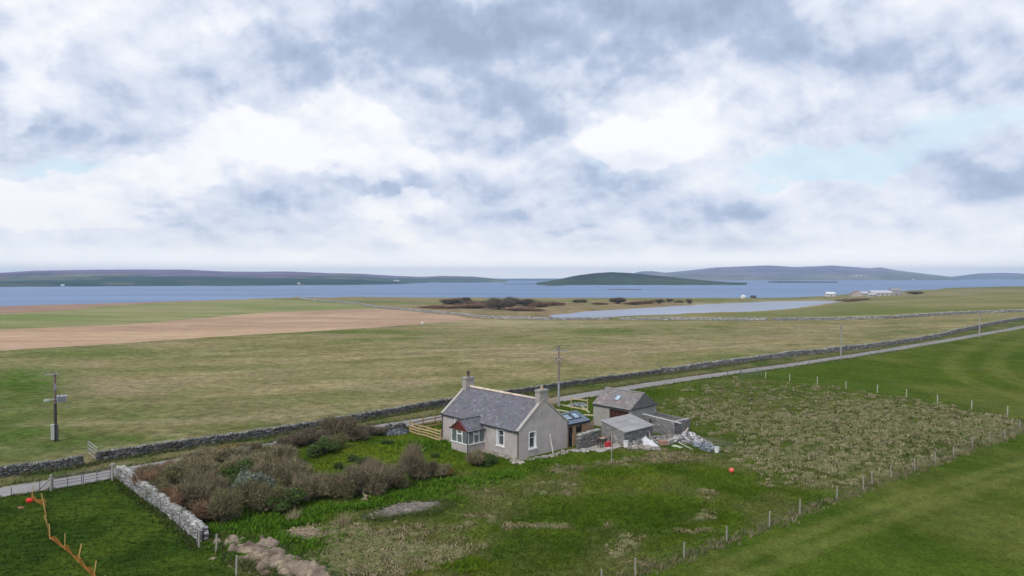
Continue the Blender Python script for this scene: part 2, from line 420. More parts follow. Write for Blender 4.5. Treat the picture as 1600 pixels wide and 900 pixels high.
far_fence = [(1620, 660), (1574, 650.5), (1518, 640), (1465, 631), (1416, 622), (1370, 614), (1322, 607.5), (1277, 600), (1234, 595.5), (1196, 590), (1160, 590)]
POLY['right_meadow'] = PP(near_fence + far_fence) + [p for p in rd_r if p[0] > P(1160, 585).x] + [(330, 60), (200, 20), (12, 20)]
gw_base = [(181, 748), (206, 772), (250, 801), (308, 853), (338, 862), (369, 899), (430, 960)]
POLY['left_paddock'] = PP(gw_base) + [(-9, 20), (-200, 10), (-200, 50)] + [p for p in rd_r if p[0] < P(181, 748).x][0:]
def wig(poly, amp_near=.25, seed=0):
    out = []
    poly = resample(list(poly) + [poly[0]], 6.0)[:-1]
    for (x, y) in poly:
        d = max(math.hypot(x, y), 30); a = min(1.6, amp_near * d / 150)
        out.append((x + (float(vnoise(x * .11, y * .11, 3)) - .5) * a, y + (float(vnoise(x * .11 + 9, y * .11, 4)) - .5) * a))
    return out
for k in POLY:
    if k != 'road': POLY[k] = wig(POLY[k])
ORDER = ['road', 'verge', 'right_meadow', 'left_paddock', 'ploughed_field', 'grass_field', 'far_ploughed_field', 'stubble_field', 'marsh', 'far_meadow']
SOUTH = ROAD_C + [(700, 0), (700, -300), (-700, -300), (-700, 0)]

# painted patches: u, v, ru, rv, kind, amount
PATCH = [
 (960, 756, 55, 14, 'lime', .9), (1000, 748, 40, 8, 'lime', .6), (735, 888, 60, 16, 'lime', 1.0), (690, 893, 80, 12, 'lime', .5), (800, 772, 35, 12, 'lime', .5), (862, 746, 18, 8, 'lime', .6), (800, 833, 30, 7, 'lime', .6),
 (560, 705, 70, 18, 'lime', .6), (620, 700, 70, 22, 'lime', .5), (520, 715, 60, 10, 'lime', .5), (660, 690, 60, 12, 'lush', .6), (150, 780, 40, 20, 'lime', .35), (200, 830, 60, 40, 'lime', .25), (1250, 800, 90, 30, 'lime', .15), (1400, 860, 150, 40, 'lime', .3),
 (1040, 716, 75, 7, 'tan', .8), (960, 722, 60, 8, 'tan', .55), (905, 738, 50, 7, 'tan', .6), (845, 828, 28, 6, 'tan', .9), (1095, 832, 35, 4, 'tan', 1.0), (870, 765, 60, 14, 'tan', .4), (760, 775, 50, 20, 'tan', .3),
 (600, 860, 110, 35, 'tan', .75), (700, 850, 90, 28, 'tan', .6), (640, 840, 70, 22, 'tan', .5), (480, 835, 30, 16, 'tan', .75), (560, 885, 60, 20, 'tan', .7), (760, 815, 60, 14, 'tan', .45), (985, 855, 60, 25, 'tan', .35), (1030, 878, 60, 14, 'tan', .4), (1105, 785, 22, 8, 'tan', .7), (1120, 808, 30, 8, 'tan', .5), (930, 825, 25, 6, 'tan', .5),
 (655, 793, 22, 6, 'bare', .9), (625, 802, 20, 5, 'bare', .9), (604, 807, 14, 4, 'bare', .6), (475, 832, 14, 8, 'bare', .5), (1105, 833, 22, 3, 'bare', .4), (1160, 700, 40, 6, 'tan', .6), (1080, 690, 60, 8, 'bare', .5), (1000, 697, 60, 5, 'bare', .6), (1595, 683, 25, 6, 'bare', .9),
 (420, 850, 90, 14, 'lush', .8), (370, 822, 60, 12, 'lush', 1.0), (450, 808, 60, 14, 'lush', 1.0), (540, 800, 60, 12, 'lush', .9), (620, 775, 70, 12, 'lush', .9), (700, 757, 60, 11, 'lush', .9), (780, 738, 50, 9, 'lush', .8), (850, 722, 60, 6, 'lush', .5),
 (880, 800, 120, 40, 'dark', .4), (1000, 800, 90, 40, 'dark', .5), (830, 860, 90, 40, 'dark', .5), (900, 780, 60, 20, 'dark', .4), (1100, 760, 80, 30, 'dark', .3), (680, 810, 60, 14, 'dark', .4), (250, 850, 60, 40, 'dark', .4), (110, 850, 40, 40, 'dark', .3), (1330, 720, 60, 12, 'dark', .2),
 (1250, 640, 110, 26, 'rough', 1.0), (1400, 665, 110, 28, 'rough', 1.0), (1500, 660, 70, 22, 'rough', .9), (1180, 610, 60, 12, 'rough', .9), (1200, 650, 60, 20, 'rough', .75), (1330, 690, 80, 22, 'rough', .9), (1430, 700, 60, 16, 'rough', 1.0), (1160, 635, 50, 20, 'rough', .6), (1260, 742, 70, 14, 'rough', .95), (1215, 725, 35, 14, 'rough', .8), (1310, 615, 80, 14, 'rough', .9), (1560, 665, 50, 14, 'rough', 1.0), (1110, 650, 40, 14, 'rough', .45), (1330, 745, 40, 12, 'rough', .6), (1130, 620, 50, 14, 'rough', .5), (1400, 630, 70, 12, 'rough', .9),
 (40, 600, 70, 35, 'grn', 1.0), (20, 680, 90, 40, 'grn', .9), (110, 690, 90, 22, 'grn', .8), (200, 690, 70, 10, 'grn', .9), (215, 650, 40, 6, 'grn', .6), (20, 640, 50, 25, 'grn', .6), (150, 555, 220, 8, 'grn', .5), (950, 518, 90, 6, 'grn', .7), (560, 645, 90, 14, 'grn', .4), (400, 668, 120, 12, 'grn', .6), (500, 580, 120, 12, 'grn', .25), (280, 610, 60, 8, 'grn', .3), (1150, 555, 70, 6, 'grn', .4),(1400,520,90,5,'grn',.4), (700, 530, 200, 6, 'grn', .25), (560, 518, 150, 4, 'grn', .7), (800, 503, 120, 3, 'pale', .9), (900, 509, 120, 3, 'pale', .6),
 (130, 600, 70, 12, 'pink', .6), (60, 585, 20, 10, 'pale', .6), (180, 605, 60, 12, 'pink', .6), (210, 647, 25, 4, 'pale', .7), (260, 680, 22, 5, 'pale', .6), (100, 597, 40, 12, 'pink', .5), (560, 604, 60, 8, 'pale', .35), (640, 605, 50, 8, 'pink', .5), (1050, 540, 160, 8, 'pink', .5), (1250, 520, 150, 6, 'pink', .4), (850, 560, 90, 8, 'pink', .4), (400, 600, 100, 10, 'pale', .2),
]
_pt = []
for (u, v, ru, rv, k, a) in PATCH:
    c = P(u, v); e1 = P(u + ru, v); e2 = P(u, v - rv); e3 = P(u, v + rv)
    _pt.append((c.x, c.y, abs(e1.x - c.x), abs(e2.y - e3.y) / 2, k, a))
ROUGH = PP([(1165, 594), (1300, 608), (1420, 624), (1574, 653), (1618, 663), (1560, 690), (1490, 710), (1400, 742), (1320, 772), (1245, 752), (1205, 722), (1235, 700), (1150, 672), (1100, 662), (1070, 640), (1090, 622), (1120, 608)])
def patch(x, y, kind):
    s = np.zeros(np.shape(x))
    if kind == 'rough':
        x_ = np.asarray(x, float); y_ = np.asarray(y, float)
        dr = np.where(pip(x_, y_, ROUGH), 1, -1) * dist_poly(x_, y_, ROUGH) + (fbm(x_, y_, .12, 3, 79) - .5) * 9
        return sstep(-11, 9, dr) * (.65 + .35 * sstep(.3, .55, fbm(x_, y_, .07, 3, 80))) * np.where(y_ > 55, 1, 0)
    wx = x + (fbm(x, y, .25, 3, 77) - .5) * 6; wy = y + (fbm(x, y, .25, 3, 78) - .5) * 9
    for (cx, cy, rx, ry, k, a) in _pt:
        if k == kind:
            sh = (wx - cx) - (wy - cy) * cx / cy   # patches stretch along the sight of the hollow they follow
            s = np.maximum(s, a * np.exp(-(sh / rx) ** 2 - ((wy - cy) / ry) ** 2))
    return s
def mixc(c, d, f):
    f = np.asarray(f)[..., None]; return c * (1 - f) + np.asarray(d) * f
_tk = smooth_path(PP([(1600, 512), (1540, 535), (1505, 552), (1490, 568), (1500, 585), (1540, 605), (1600, 622), (1700, 640)]), 2)
_tk2 = smooth_path(PP([(1135, 900), (1250, 850), (1380, 800), (1500, 760), (1640, 720)]), 2)
TRACKS = [offset_path(_tk, q) for q in (-1.6, 0, 5.5, 7.2, 13)] + [offset_path(_tk2, q) for q in (-.9, .9)]
C_ = lambda r, g, b: np.array([r, g, b], float)
STREAK = R(20)
def ground_color(x, y, region):
    n = len(x); a = fbm(x, y, .05, 4, 51); b = fbm(x, y, .35, 4, 52); d_ = fbm(x, y, 1.6, 2, 53)
    def base(c1, c2, f): return mixc(np.tile(c1, (n, 1)), c2, sstep(.3, .7, f))
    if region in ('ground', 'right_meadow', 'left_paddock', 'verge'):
        c = base(C_(.042, .074, .006), C_(.072, .112, .010), b * .6 + a * .4)  # near grass kept dark: cloud shadow over the foreground is put into the colour
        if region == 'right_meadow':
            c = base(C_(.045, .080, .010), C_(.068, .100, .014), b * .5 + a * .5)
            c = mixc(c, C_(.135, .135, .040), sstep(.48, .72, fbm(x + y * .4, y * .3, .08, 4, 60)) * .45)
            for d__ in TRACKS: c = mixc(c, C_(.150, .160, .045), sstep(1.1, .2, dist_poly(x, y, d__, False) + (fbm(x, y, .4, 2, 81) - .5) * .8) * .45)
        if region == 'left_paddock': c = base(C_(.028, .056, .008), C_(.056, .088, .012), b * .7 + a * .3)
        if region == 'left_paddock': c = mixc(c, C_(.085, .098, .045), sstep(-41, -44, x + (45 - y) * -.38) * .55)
        if region == 'verge':
            c = base(C_(.060, .090, .022), C_(.135, .130, .055), b); c = mixc(c, C_(.2, .17, .1), sstep(.55, .75, d_) * .4)
        if region == 'ground':
            c = mixc(c, C_(.125, .122, .045), sstep(.46, .66, fbm(x, y, .16, 5, 61)) * .5)
            c = mixc(c, C_(.028, .062, .008), patch(x, y, 'dark') * .7)
            rg = patch(x, y, 'rough'); tn = patch(x, y, 'tan')
            sp = sstep(.36, .62, fbm(x, y * .8, 1.0, 3, 62))
            c = mixc(c, C_(.080, .105, .022), rg * .6); c = mixc(c, C_(.170, .150, .080), np.clip(rg * sp * .45, 0, 1))
            c = mixc(c, C_(.215, .175, .105), np.clip(tn * (.35 + .65 * sp), 0, 1) * .85)
            c = mixc(c, C_(.058, .125, .010), patch(x, y, 'lush') * .75)
            c = mixc(c, C_(.150, .170, .012), patch(x, y, 'lime') * .6 * sstep(.35, .6, b))
            c = mixc(c, C_(.195, .165, .145), patch(x, y, 'bare') * .9)
    elif region == 'stubble_field':
        xs = x * math.cos(STREAK) + y * math.sin(STREAK); ys = -x * math.sin(STREAK) + y * math.cos(STREAK)
        st = fbm(xs * .45, ys, .12, 4, 54); st2 = fbm(xs * .35, ys, .5, 3, 55)
        c = base(C_(.160, .152, .062), C_(.262, .222, .116), st * .55 + st2 * .45)
        c = mixc(c, C_(.260, .205, .125), sstep(.5, .75, a) * .5)
        c = mixc(c, C_(.100, .135, .035), sstep(.55, .72, fbm(xs * .5, ys, .05, 5, 56)) * .45)
        yw = ys + (fbm(x, y, .012, 3, 82) - .5) * 30; ln = sstep(.55, 1, np.sin(yw * 2 * math.pi / 11)) * sstep(.40, .6, fbm(xs * .3, ys, .06, 3, 83)); c = mixc(c, C_(.33, .29, .18), ln * .38); ln2 = sstep(.6, 1, np.sin(yw * 2 * math.pi / 11 + 2.2)) * sstep(.42, .6, fbm(xs * .3, ys, .05, 3, 84)); c = mixc(c, C_(.11, .13, .04), ln2 * .35)
        c = mixc(c, C_(.290, .225, .160), patch(x, y, 'pink') * .7); c = mixc(c, C_(.38, .33, .21), patch(x, y, 'pale') * .7)
        c = mixc(c, C_(.062, .115, .018), patch(x, y, 'grn') * .95)
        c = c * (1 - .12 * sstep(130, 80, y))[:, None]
    elif region == 'ploughed_field':
        xs = x * .97 + y * .25; ys = -x * .25 + y * .97
        c = base(C_(.360, .248, .172), C_(.450, .320, .215), fbm(xs * .3, ys, .03, 4, 57)); c = c * (1 - .09 * sstep(0, 1, np.sin((ys + (fbm(x, y, .01, 2, 85) - .5) * 8) * 2 * math.pi / 14)) * sstep(.3, .6, fbm(x, y, .02, 3, 86)))[:, None]; c = mixc(c, C_(.30, .20, .16), sstep(60, 5, np.abs(ys - 165)) * .35)
    elif region == 'grass_field':
        c = base(C_(.170, .205, .075), C_(.260, .250, .125), fbm(x * .25, y, .05, 4, 58))
    elif region == 'far_ploughed_field':
        c = base(C_(.280, .190, .150), C_(.330, .220, .160), a)
    elif region == 'marsh':
        c = base(C_(.200, .150, .080), C_(.270, .210, .120), b * .5 + a * .5); c = mixc(c, C_(.12, .14, .05), sstep(.55, .7, a) * .6)
    elif region == 'far_meadow':
        c = base(C_(.130, .150, .045), C_(.215, .195, .090), fbm(x * .4, y, .03, 4, 59)); c = mixc(c, C_(.33, .26, .14), sstep(28, 6, np.abs(dist_poly(x, y, LOCH_POLY))) * .7)
    elif region == 'coastal_land':
        c = base(C_(.140, .160, .055), C_(.230, .195, .105), fbm(x * .3, y, .03, 4, 63)); c = mixc(c, C_(.38, .33, .24), sstep(-7.9, -8.6, H(x, y)) * .8)
    elif region == 'road':
        c = base(C_(.235, .225, .225), C_(.285, .275, .270), b)
        dc = dist_poly(x, y, ROAD_C[::2], False); c = mixc(c, C_(.20, .185, .16), sstep(.35, 0, dc) * .35)
        c = mixc(c, C_(.22, .19, .13), sstep(1.35, 1.6, dc) * .6)
    return np.clip(c, 0, 1)

def build_ground():
    pts = []
    vs = np.concatenate([np.arange(444.3, 500, 1.6), np.arange(500, 560, 2.0), np.arange(560, 960, 2.6), np.geomspace(960, 1500, 30)])
    us = np.concatenate([np.arange(-620, -30, 28), np.arange(-30, 1640, 7.0), np.arange(1640, 2240, 28)])
    for k, v in enumerate(vs):
        ys = CAM_H * F_PX / (v - V_H)
        ux = us + (3.5 if k % 2 else 0)
        ux = ux + rng.uniform(-1.5, 1.5, len(ux))
        yy = ys * (1 + rng.uniform(-.0015, .0015, len(ux)))
        pts.append(np.stack([(ux - 800) / F_PX * ys, yy], 1))
    near = [(x, y) for x in np.arange(-700, 701, 50) for y in np.arange(-300, 12, 45)]
    side = [(s * y * q, y) for y in np.arange(20, 1650, 80) for s in (-1, 1) for q in (1.6, 2.0)]
    pts.append(np.array(near)); pts.append(np.array(side)); pts = np.concatenate(pts)
    # keep grid points a little off the border lines
    verts = [Vector((float(a), float(b))) for a, b in pts]; edges = []
    for name, poly in POLY.items():
        b = len(verts); verts += [Vector(p) for p in poly]
        n = len(poly); edges += [(b + i, b + (i + 1) % n) for i in range(n)]
    V, E_, Fc, *_ = geometry.delaunay_2d_cdt(verts, edges, [], 0, 1e-3)
    V = np.array([(p[0], p[1]) for p in V]); Fc = np.array(Fc)
    ctr = V[Fc].mean(1); z = H(V[:, 0], V[:, 1])
    reg = np.full(len(Fc), -1); names = ORDER + ['ground', 'coastal_land']
    for i, nme in enumerate(ORDER):
        m_ = pip(ctr[:, 0], ctr[:, 1], POLY[nme]) & (reg < 0); reg[m_] = i
    south = pip(ctr[:, 0], ctr[:, 1], SOUTH)
    reg[(reg < 0) & south] = len(ORDER); reg[reg < 0] = len(ORDER) + 1
    # small relief on rough ground, none on road or round the buildings
    onroad = np.zeros(len(V), bool); onroad[np.unique(Fc[reg == 0])] = True
    bd = np.hypot(V[:, 0] - 6, V[:, 1] - 71)
    amp = sstep(16, 20, bd) * np.where(onroad, 0, 1) * sstep(160, 110, V[:, 1]) * np.where(V[:, 1] > 30, 1, 0)
    z = z + bump(V[:, 0], V[:, 1]) * amp * (.4 + 1.0 * np.clip(patch(V[:, 0], V[:, 1], 'rough') + patch(V[:, 0], V[:, 1], 'tan'), 0, 1))
    z[onroad] += .02
    V3 = np.column_stack([V, z])
    mats = {
     'ground': ground_mat('rough_grass', n1=(.3, .2), n2=(1.4, .34), n3=(5.5, .34)), 'right_meadow': ground_mat('meadow_grass', n1=(.12, .16), n2=(.8, .26), n3=(4, .32), bumpd=.06),
     'left_paddock': ground_mat('paddock_grass', streak=(R(-12), .6, 2.2, .36), n2=(1.6, .3), n3=(6, .32)), 'verge': ground_mat('verge_grass', hue=(2.5, .55, .7, .5, (.19, .16, .08))),
     'stubble_field': ground_mat('stubble', streak=(STREAK, .30, .75, .20), n1=(.12, .14), n2=(.80, .42), n3=(2.6, .36), bumpd=.06),
     'ploughed_field': ground_mat('ploughed_soil', streak=(R(8), .012, .25, .10), n1=(.04, .08), n2=(.16, .10), n3=(.8, .12), bumpd=.05),
     'grass_field': ground_mat('grass_ley', streak=(R(8), .01, .2, .10), n1=(.03, .1), n2=(.2, .1), n3=(1.0, .1), bumpd=.05),
     'far_ploughed_field': ground_mat('far_soil', n1=(.02, .08), n2=(.1, .05), n3=(.5, .08), bumpd=.05),
     'marsh': ground_mat('reed_marsh', n1=(.04, .2), n2=(.15, .25), n3=(.6, .25)), 'far_meadow': ground_mat('far_grass', streak=(0, .01, .12, .1), n1=(.02, .12), n2=(.1, .12), n3=(.6, .12)),
     'coastal_land': ground_mat('coast_grass', n1=(.02, .12), n2=(.08, .15), n3=(.4, .15)),
     'road': ground_mat('worn_asphalt', n1=(.3, .06), n2=(2, .08), n3=(14, .12), bumpd=.01)}
    for i, nme in enumerate(names):
        f = Fc[reg == i]
        if len(f) == 0: continue
        ids, inv = np.unique(f, return_inverse=True); Vr = V3[ids]; fr = inv.reshape(f.shape)
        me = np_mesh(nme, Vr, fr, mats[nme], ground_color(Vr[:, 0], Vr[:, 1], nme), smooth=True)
        o = link(nme, me, kind='structure')
build_ground()
def GZ(x, y):
    """ground height with relief"""
    x = np.asarray(x, float); y = np.asarray(y, float)
    bd = np.hypot(x - 6, y - 71)
    amp = sstep(16, 20, bd) * sstep(160, 110, y)
    return H(x, y) + bump(x, y) * amp * (.4 + 1.0 * np.clip(patch(x, y, 'rough') + patch(x, y, 'tan'), 0, 1))
def region_mask(x, y, name):
    if name == 'ground':
        m_ = pip(x, y, SOUTH)
        for k in ('road', 'right_meadow', 'left_paddock', 'verge'): m_ &= ~pip(x, y, POLY[k])
        return m_
    return pip(x, y, POLY[name])

# ------------------------------------------------------------------ water
def water_mat(name, base, rough, scale, dist, streak=(1, 1)):
    mt = bpy.data.materials.new(name); mt.use_nodes = True; t = NT(mt.node_tree); t.n.clear()
    out = t.node('ShaderNodeOutputMaterial'); b = t.node('ShaderNodeBsdfPrincipled'); t.l.new(b.outputs[0], out.inputs[0])
    co = t.node('ShaderNodeTexCoord').outputs['Object']
    mp = t.node('ShaderNodeMapping'); mp.inputs['Scale'].default_value = (streak[0], streak[1], 1); t.l.new(co, mp.inputs[0])
    n = t.noise(mp.outputs[0], .0040, 7, .65)
    c = t.mix(t.rng(n, .38, .62, 0, 1, True), tuple(k * .95 for k in base), tuple(min(1, k * 1.35) for k in base))
    t.l.new(c, b.inputs['Base Color']); b.inputs['Roughness'].default_value = rough; b.inputs['IOR'].default_value = 1.33
    bp = t.node('ShaderNodeBump'); bp.inputs['Strength'].default_value = 1; bp.inputs['Distance'].default_value = dist
    t.l.new(t.noise(co, scale, 5, .6), bp.inputs['Height']); t.l.new(bp.outputs[0], b.inputs['Normal'])
    return mt
M_sea = water_mat('sea_water', (.085, .150, .275), .45, .12, .35, (.30, 2.0))
M_loch = water_mat('loch_water', (.16, .19, .26), .30, .8, .06, (.5, 1.5))
def sea():
    pts = []; n = 96; rad = [2, 300, 900, 2000, 4500, 9000, 13500]
    for r in rad:
        for i in range(n): pts.append((r * math.cos(2 * math.pi * i / n), r * math.sin(2 * math.pi * i / n), SEA))
    Fc = [(k * n + i, k * n + (i + 1) % n, (k + 1) * n + (i + 1) % n, (k + 1) * n + i) for k in range(len(rad) - 1) for i in range(n)]
    link('sea', np_mesh('sea', pts, Fc, M_sea), kind='structure')
sea()
lx = [p[0] for p in LOCH_POLY]; ly = [p[1] for p in LOCH_POLY]
mb = MB(); lp = LOCH_POLY
cx, cy = sum(lx) / len(lx), sum(ly) / len(ly)
big = []
for (x, y) in lp:
    d = math.hypot(x - cx, y - cy); big.append((x + (x - cx) / d * 14, y + (y - cy) / d * 14, LOCH))
tes = geometry.tessellate_polygon([[Vector(p) for p in big]])
for t_ in tes: mb.poly([big[i] for i in t_])
mb.build('loch', M_loch, kind='structure')

# ------------------------------------------------------------------ hills and islands
M_hill = ground_mat('hill_cover', n1=(.0018, .30), n2=(.006, .34), n3=(.02, .25), bumpd=4.0)
def hill(name, prof, d_shore, d_top, cols, seed=0, back=1.25, rocky=.06, shore=None):
    """prof: (u, v) skyline seen from the house's side, given real distance and height"""
    us = np.arange(prof[0][0], prof[-1][0] + .1, 3.0 if prof[-1][0] - prof[0][0] > 200 else 1.0)
    tv = np.interp(us, [p[0] for p in prof], [p[1] for p in prof])
    rows = 26; V = []; colr = []
    if shore: d_shore = (CAM_H - SEA) * F_PX / (np.interp(us, [p[0] for p in shore], [p[1] for p in shore]) - V_H)
    for k in range(rows):
        t = k / (rows - 1)
        if t <= .7: q = t / .7; dist = d_shore + (d_top - d_shore) * q; sh = q ** .85
        else: q = (t - .7) / .3; dist = d_top * (1 + (back - 1) * q); sh = 1 - q * q
        ds = dist + (fbm(us * 10, us * 0 + seed, .004, 3, seed) - .5) * (d_shore * .05) * (1 - t)
        x = (us - 800) / F_PX * ds
        ztop = CAM_H + (V_H - tv) / F_PX * d_top - SEA
        edge = np.clip(np.minimum(us - us[0], us[-1] - us) / (6), 0, 1)
        nz = (fbm(x, np.full_like(x, ds.mean()), 1 / (d_top * .06), 4, seed + 3) - .5) * rocky * 2
        h_ = np.maximum(ztop, .3) * np.clip(sh * (1 + nz * (1 - abs(t - .7) / .7)), 0, 1.1)
        if k == 18: h_ = np.maximum(ztop, .3)
        z = SEA - .6 * (1 if k == 0 else 0) - (3 if k == rows - 1 else 0) + h_ * edge - (1 - edge) * 1.0
        V.append(np.stack([x, ds, z], 1))
        f = np.clip(h_ / max(ztop.max(), 1) * 1.1 + (fbm(x, ds, 1 / (d_top * .05), 4, seed + 7) - .5) * .7, 0, 1)
        c = mixc(np.tile(np.array(cols[0], float), (len(us), 1)), cols[1], sstep(.3, .62, f))
        c = mixc(c, cols[2], sstep(.52, .62, fbm(x * .5, ds * 1.2, 1 / (d_top * .035), 3, seed + 11)) * .75 * (1 - sstep(.35, .9, f))); c = mixc(c, np.array(cols[0]) * .6, sstep(.55, .65, fbm(x * .4, ds, 1 / (d_top * .05), 3, seed + 13)) * .5)
        colr.append(c)
    n = len(us); V = np.concatenate(V); colr = np.concatenate(colr)
    Fc = [(k * n + i, k * n + i + 1, (k + 1) * n + i + 1, (k + 1) * n + i) for k in range(rows - 1) for i in range(n - 1)]
    link(name, np_mesh(name, V, Fc, M_hill, colr, smooth=True), kind='structure')
G1_HAZE, HE_HAZE, PT = (.045, .090, .085), (.160, .125, .205), (.20, .19, .15)  # green and heather tinted bluer; part of the distance haze is in the colour
hill('hills', [(-700, 428), (-400, 425), (-200, 428), (0, 426), (50, 423), (100, 422), (200, 421), (290, 421), (350, 424), (400, 424.5), (450, 424), (500, 426), (560, 429), (600, 434), (640, 437), (676, 441)], 1830, 4200, (G1_HAZE, HE_HAZE, PT), 1, shore=[(-700, 449), (0, 448.2), (400, 446.6), (560, 445.2), (620, 444), (650, 442.8), (676, 441.6)])
hill('hills', [(420, 428), (500, 426.5), (560, 427.5), (620, 431), (660, 432.5), (690, 431), (740, 432), (770, 435), (790, 438), (800, 441)], 3300, 5200, (G1_HAZE, HE_HAZE, PT), 2)
hill('hills', [(760, 439), (800, 437.5), (840, 437), (860, 438), (900, 439), (960, 440)], 5200, 7600, (G1_HAZE, HE_HAZE, PT), 3)
hill('island', [(836, 442.5), (850, 440.5), (870, 437), (900, 430.5), (930, 426.5), (955, 425), (985, 426.5), (1020, 430), (1060, 434), (1100, 438), (1150, 442.6), (1172, 444)], 2250, 2700, ((.042, .072, .045), (.036, .046, .050), (.08, .10, .06)), 4)
hill('hills', [(985, 430), (993, 426), (1003, 423.5), (1020, 423.5), (1040, 426), (1080, 422), (1120, 417.5), (1160, 416), (1200, 414.5), (1240, 417), (1280, 415.5), (1300, 414.5), (1340, 417.5), (1360, 419), (1375, 417.5), (1400, 422), (1440, 427), (1470, 430.5), (1500, 434)], 5400, 7600, ((.13, .14, .13), (.165, .135, .215), (.23, .21, .18)), 5)  # these far tones also have blue haze mixed into the colour
hill('hills', [(1475, 434), (1510, 429.5), (1530, 427), (1570, 426), (1600, 427.5), (1700, 428), (1900, 430), (2300, 428)], 7600, 9800, (G1_HAZE, HE_HAZE, PT), 6)
hill('island', [(1196, 441.5), (1215, 439.6), (1240, 440), (1280, 440.8), (1314, 441.8)], 3150, 3300, ((.05, .06, .04), (.05, .06, .04), (.06, .07, .04)), 7)
hill('skerry', [(944, 453.3), (960, 451.8), (985, 451.6), (1008, 453)], 1390, 1420, ((.13, .12, .08), (.13, .12, .08), (.13, .12, .08)), 8, 1.03)
hill('skerry', [(846, 446.2), (860, 445.2), (888, 446)], 2100, 2130, ((.06, .07, .05), (.06, .07, .05), (.06, .07, .05)), 9, 1.03)
hill('skerry', [(780, 446), (800, 443.6), (830, 443.2), (850, 444.5)], 2500, 2560, ((.06, .07, .05), (.06, .07, .05), (.06, .07, .05)), 10, 1.03)
# ------------------------------------------------------------------ haze
hm = bpy.data.materials.new('haze_air'); hm.use_nodes = True; t = NT(hm.node_tree); t.n.clear()
o_ = t.node('ShaderNodeOutputMaterial'); pv = t.node('ShaderNodeVolumePrincipled'); t.l.new(pv.outputs[0], o_.inputs['Volume'])
pv.inputs['Color'].default_value = (.50, .70, 1.0, 1); pv.inputs['Density'].default_value = 1.0e-4; pv.inputs['Anisotropy'].default_value = 0.0
mb = MB(); mb.box(-13800, 13800, -13800, 13800, -19, 185); mb.build('haze', hm, kind='stuff')
#@@DETAIL@@
# ================================================================== MATERIALS FOR BUILT THINGS
M_harl = mat('roughcast_harling', noise=(.9, .16), fine=(10, .14), bump_s=.5, bump_scale=30, stain=(.7, .5, (.28, .26, .24)))
M_harl_plain = mat('plain_render', noise=(1.5, .12), fine=(9, .08), stain=(.9, .35, (.25, .24, .21)))
M_slate = mat('slate', rough=.62, spec=.4, noise=(1.0, .16), fine=(9, .12), stain=(1.6, .3, (.30, .29, .27)))
M_stone = mat('field_stone', noise=(2.2, .22), fine=(11, .18), bump_s=.4, bump_scale=14)
M_conc = mat('weathered_concrete', noise=(1.1, .14), fine=(8, .1), stain=(1.3, .3, (.28, .27, .22)))
M_paint = mat('white_paint', rough=.5, noise=(2, .05))
M_paint_c = mat('painted', rough=.5, spec=.4, noise=(3, .08))
M_wood = mat('timber', rough=.8, noise=(3, .18), fine=(20, .12))
M_metal = mat('galvanised_metal', rough=.5, spec=.5, metal=.5, noise=(4, .12))
M_glass = mat('window_glass', rough=.06, spec=.9, noise=(1.2, .5))
M_soil = mat('soil', noise=(1.6, .22), fine=(9, .3), bump_s=.6, bump_scale=9)
M_plant = mat('foliage', rough=.8, spec=.12, noise=(.8, .2))
M_plastic = mat('plastic_sheet', rough=.45, spec=.4, noise=(3, .06))
M_grass = mat('grass_blades', rough=.9, spec=.0, noise=None)
RZ = R(42.6)
GREY = lambda a=.10, b=.22: (lambda q: (q * random.uniform(.97, 1.05), q * random.uniform(.96, 1.0), q * random.uniform(.92, 1.0)))(random.uniform(a, b))

# ================================================================== STONE WALLS
def boxes_np(C, ang, L, W, Hh, jit, tilt=0):
    """many rough blocks: centres, heading, half sizes"""
    n = len(C); sg = np.array([(-1, -1, -1), (1, -1, -1), (1, 1, -1), (-1, 1, -1), (-1, -1, 1), (1, -1, 1), (1, 1, 1), (-1, 1, 1)], float)
    P_ = sg[None] * np.stack([L, W, Hh], 1)[:, None, :]
    P_ = P_ * (1 + rng.uniform(-jit, jit, P_.shape))
    if tilt:
        ta = rng.normal(0, tilt, n); c, s = np.cos(ta)[:, None], np.sin(ta)[:, None]
        x, z = P_[..., 0] * c - P_[..., 2] * s, P_[..., 0] * s + P_[..., 2] * c
        P_ = np.stack([x, P_[..., 1], z], 2)
    c, s = np.cos(ang)[:, None], np.sin(ang)[:, None]
    X = P_[..., 0] * c - P_[..., 1] * s; Y = P_[..., 0] * s + P_[..., 1] * c
    V = np.stack([X, Y, P_[..., 2]], 2) + C[:, None, :]
    f = np.array([(3, 2, 1, 0), (4, 5, 6, 7), (0, 1, 5, 4), (1, 2, 6, 5), (2, 3, 7, 6), (3, 0, 4, 7)])
    Fc = (f[None] + 8 * np.arange(n)[:, None, None]).reshape(-1, 4)
    return V.reshape(-1, 3), Fc
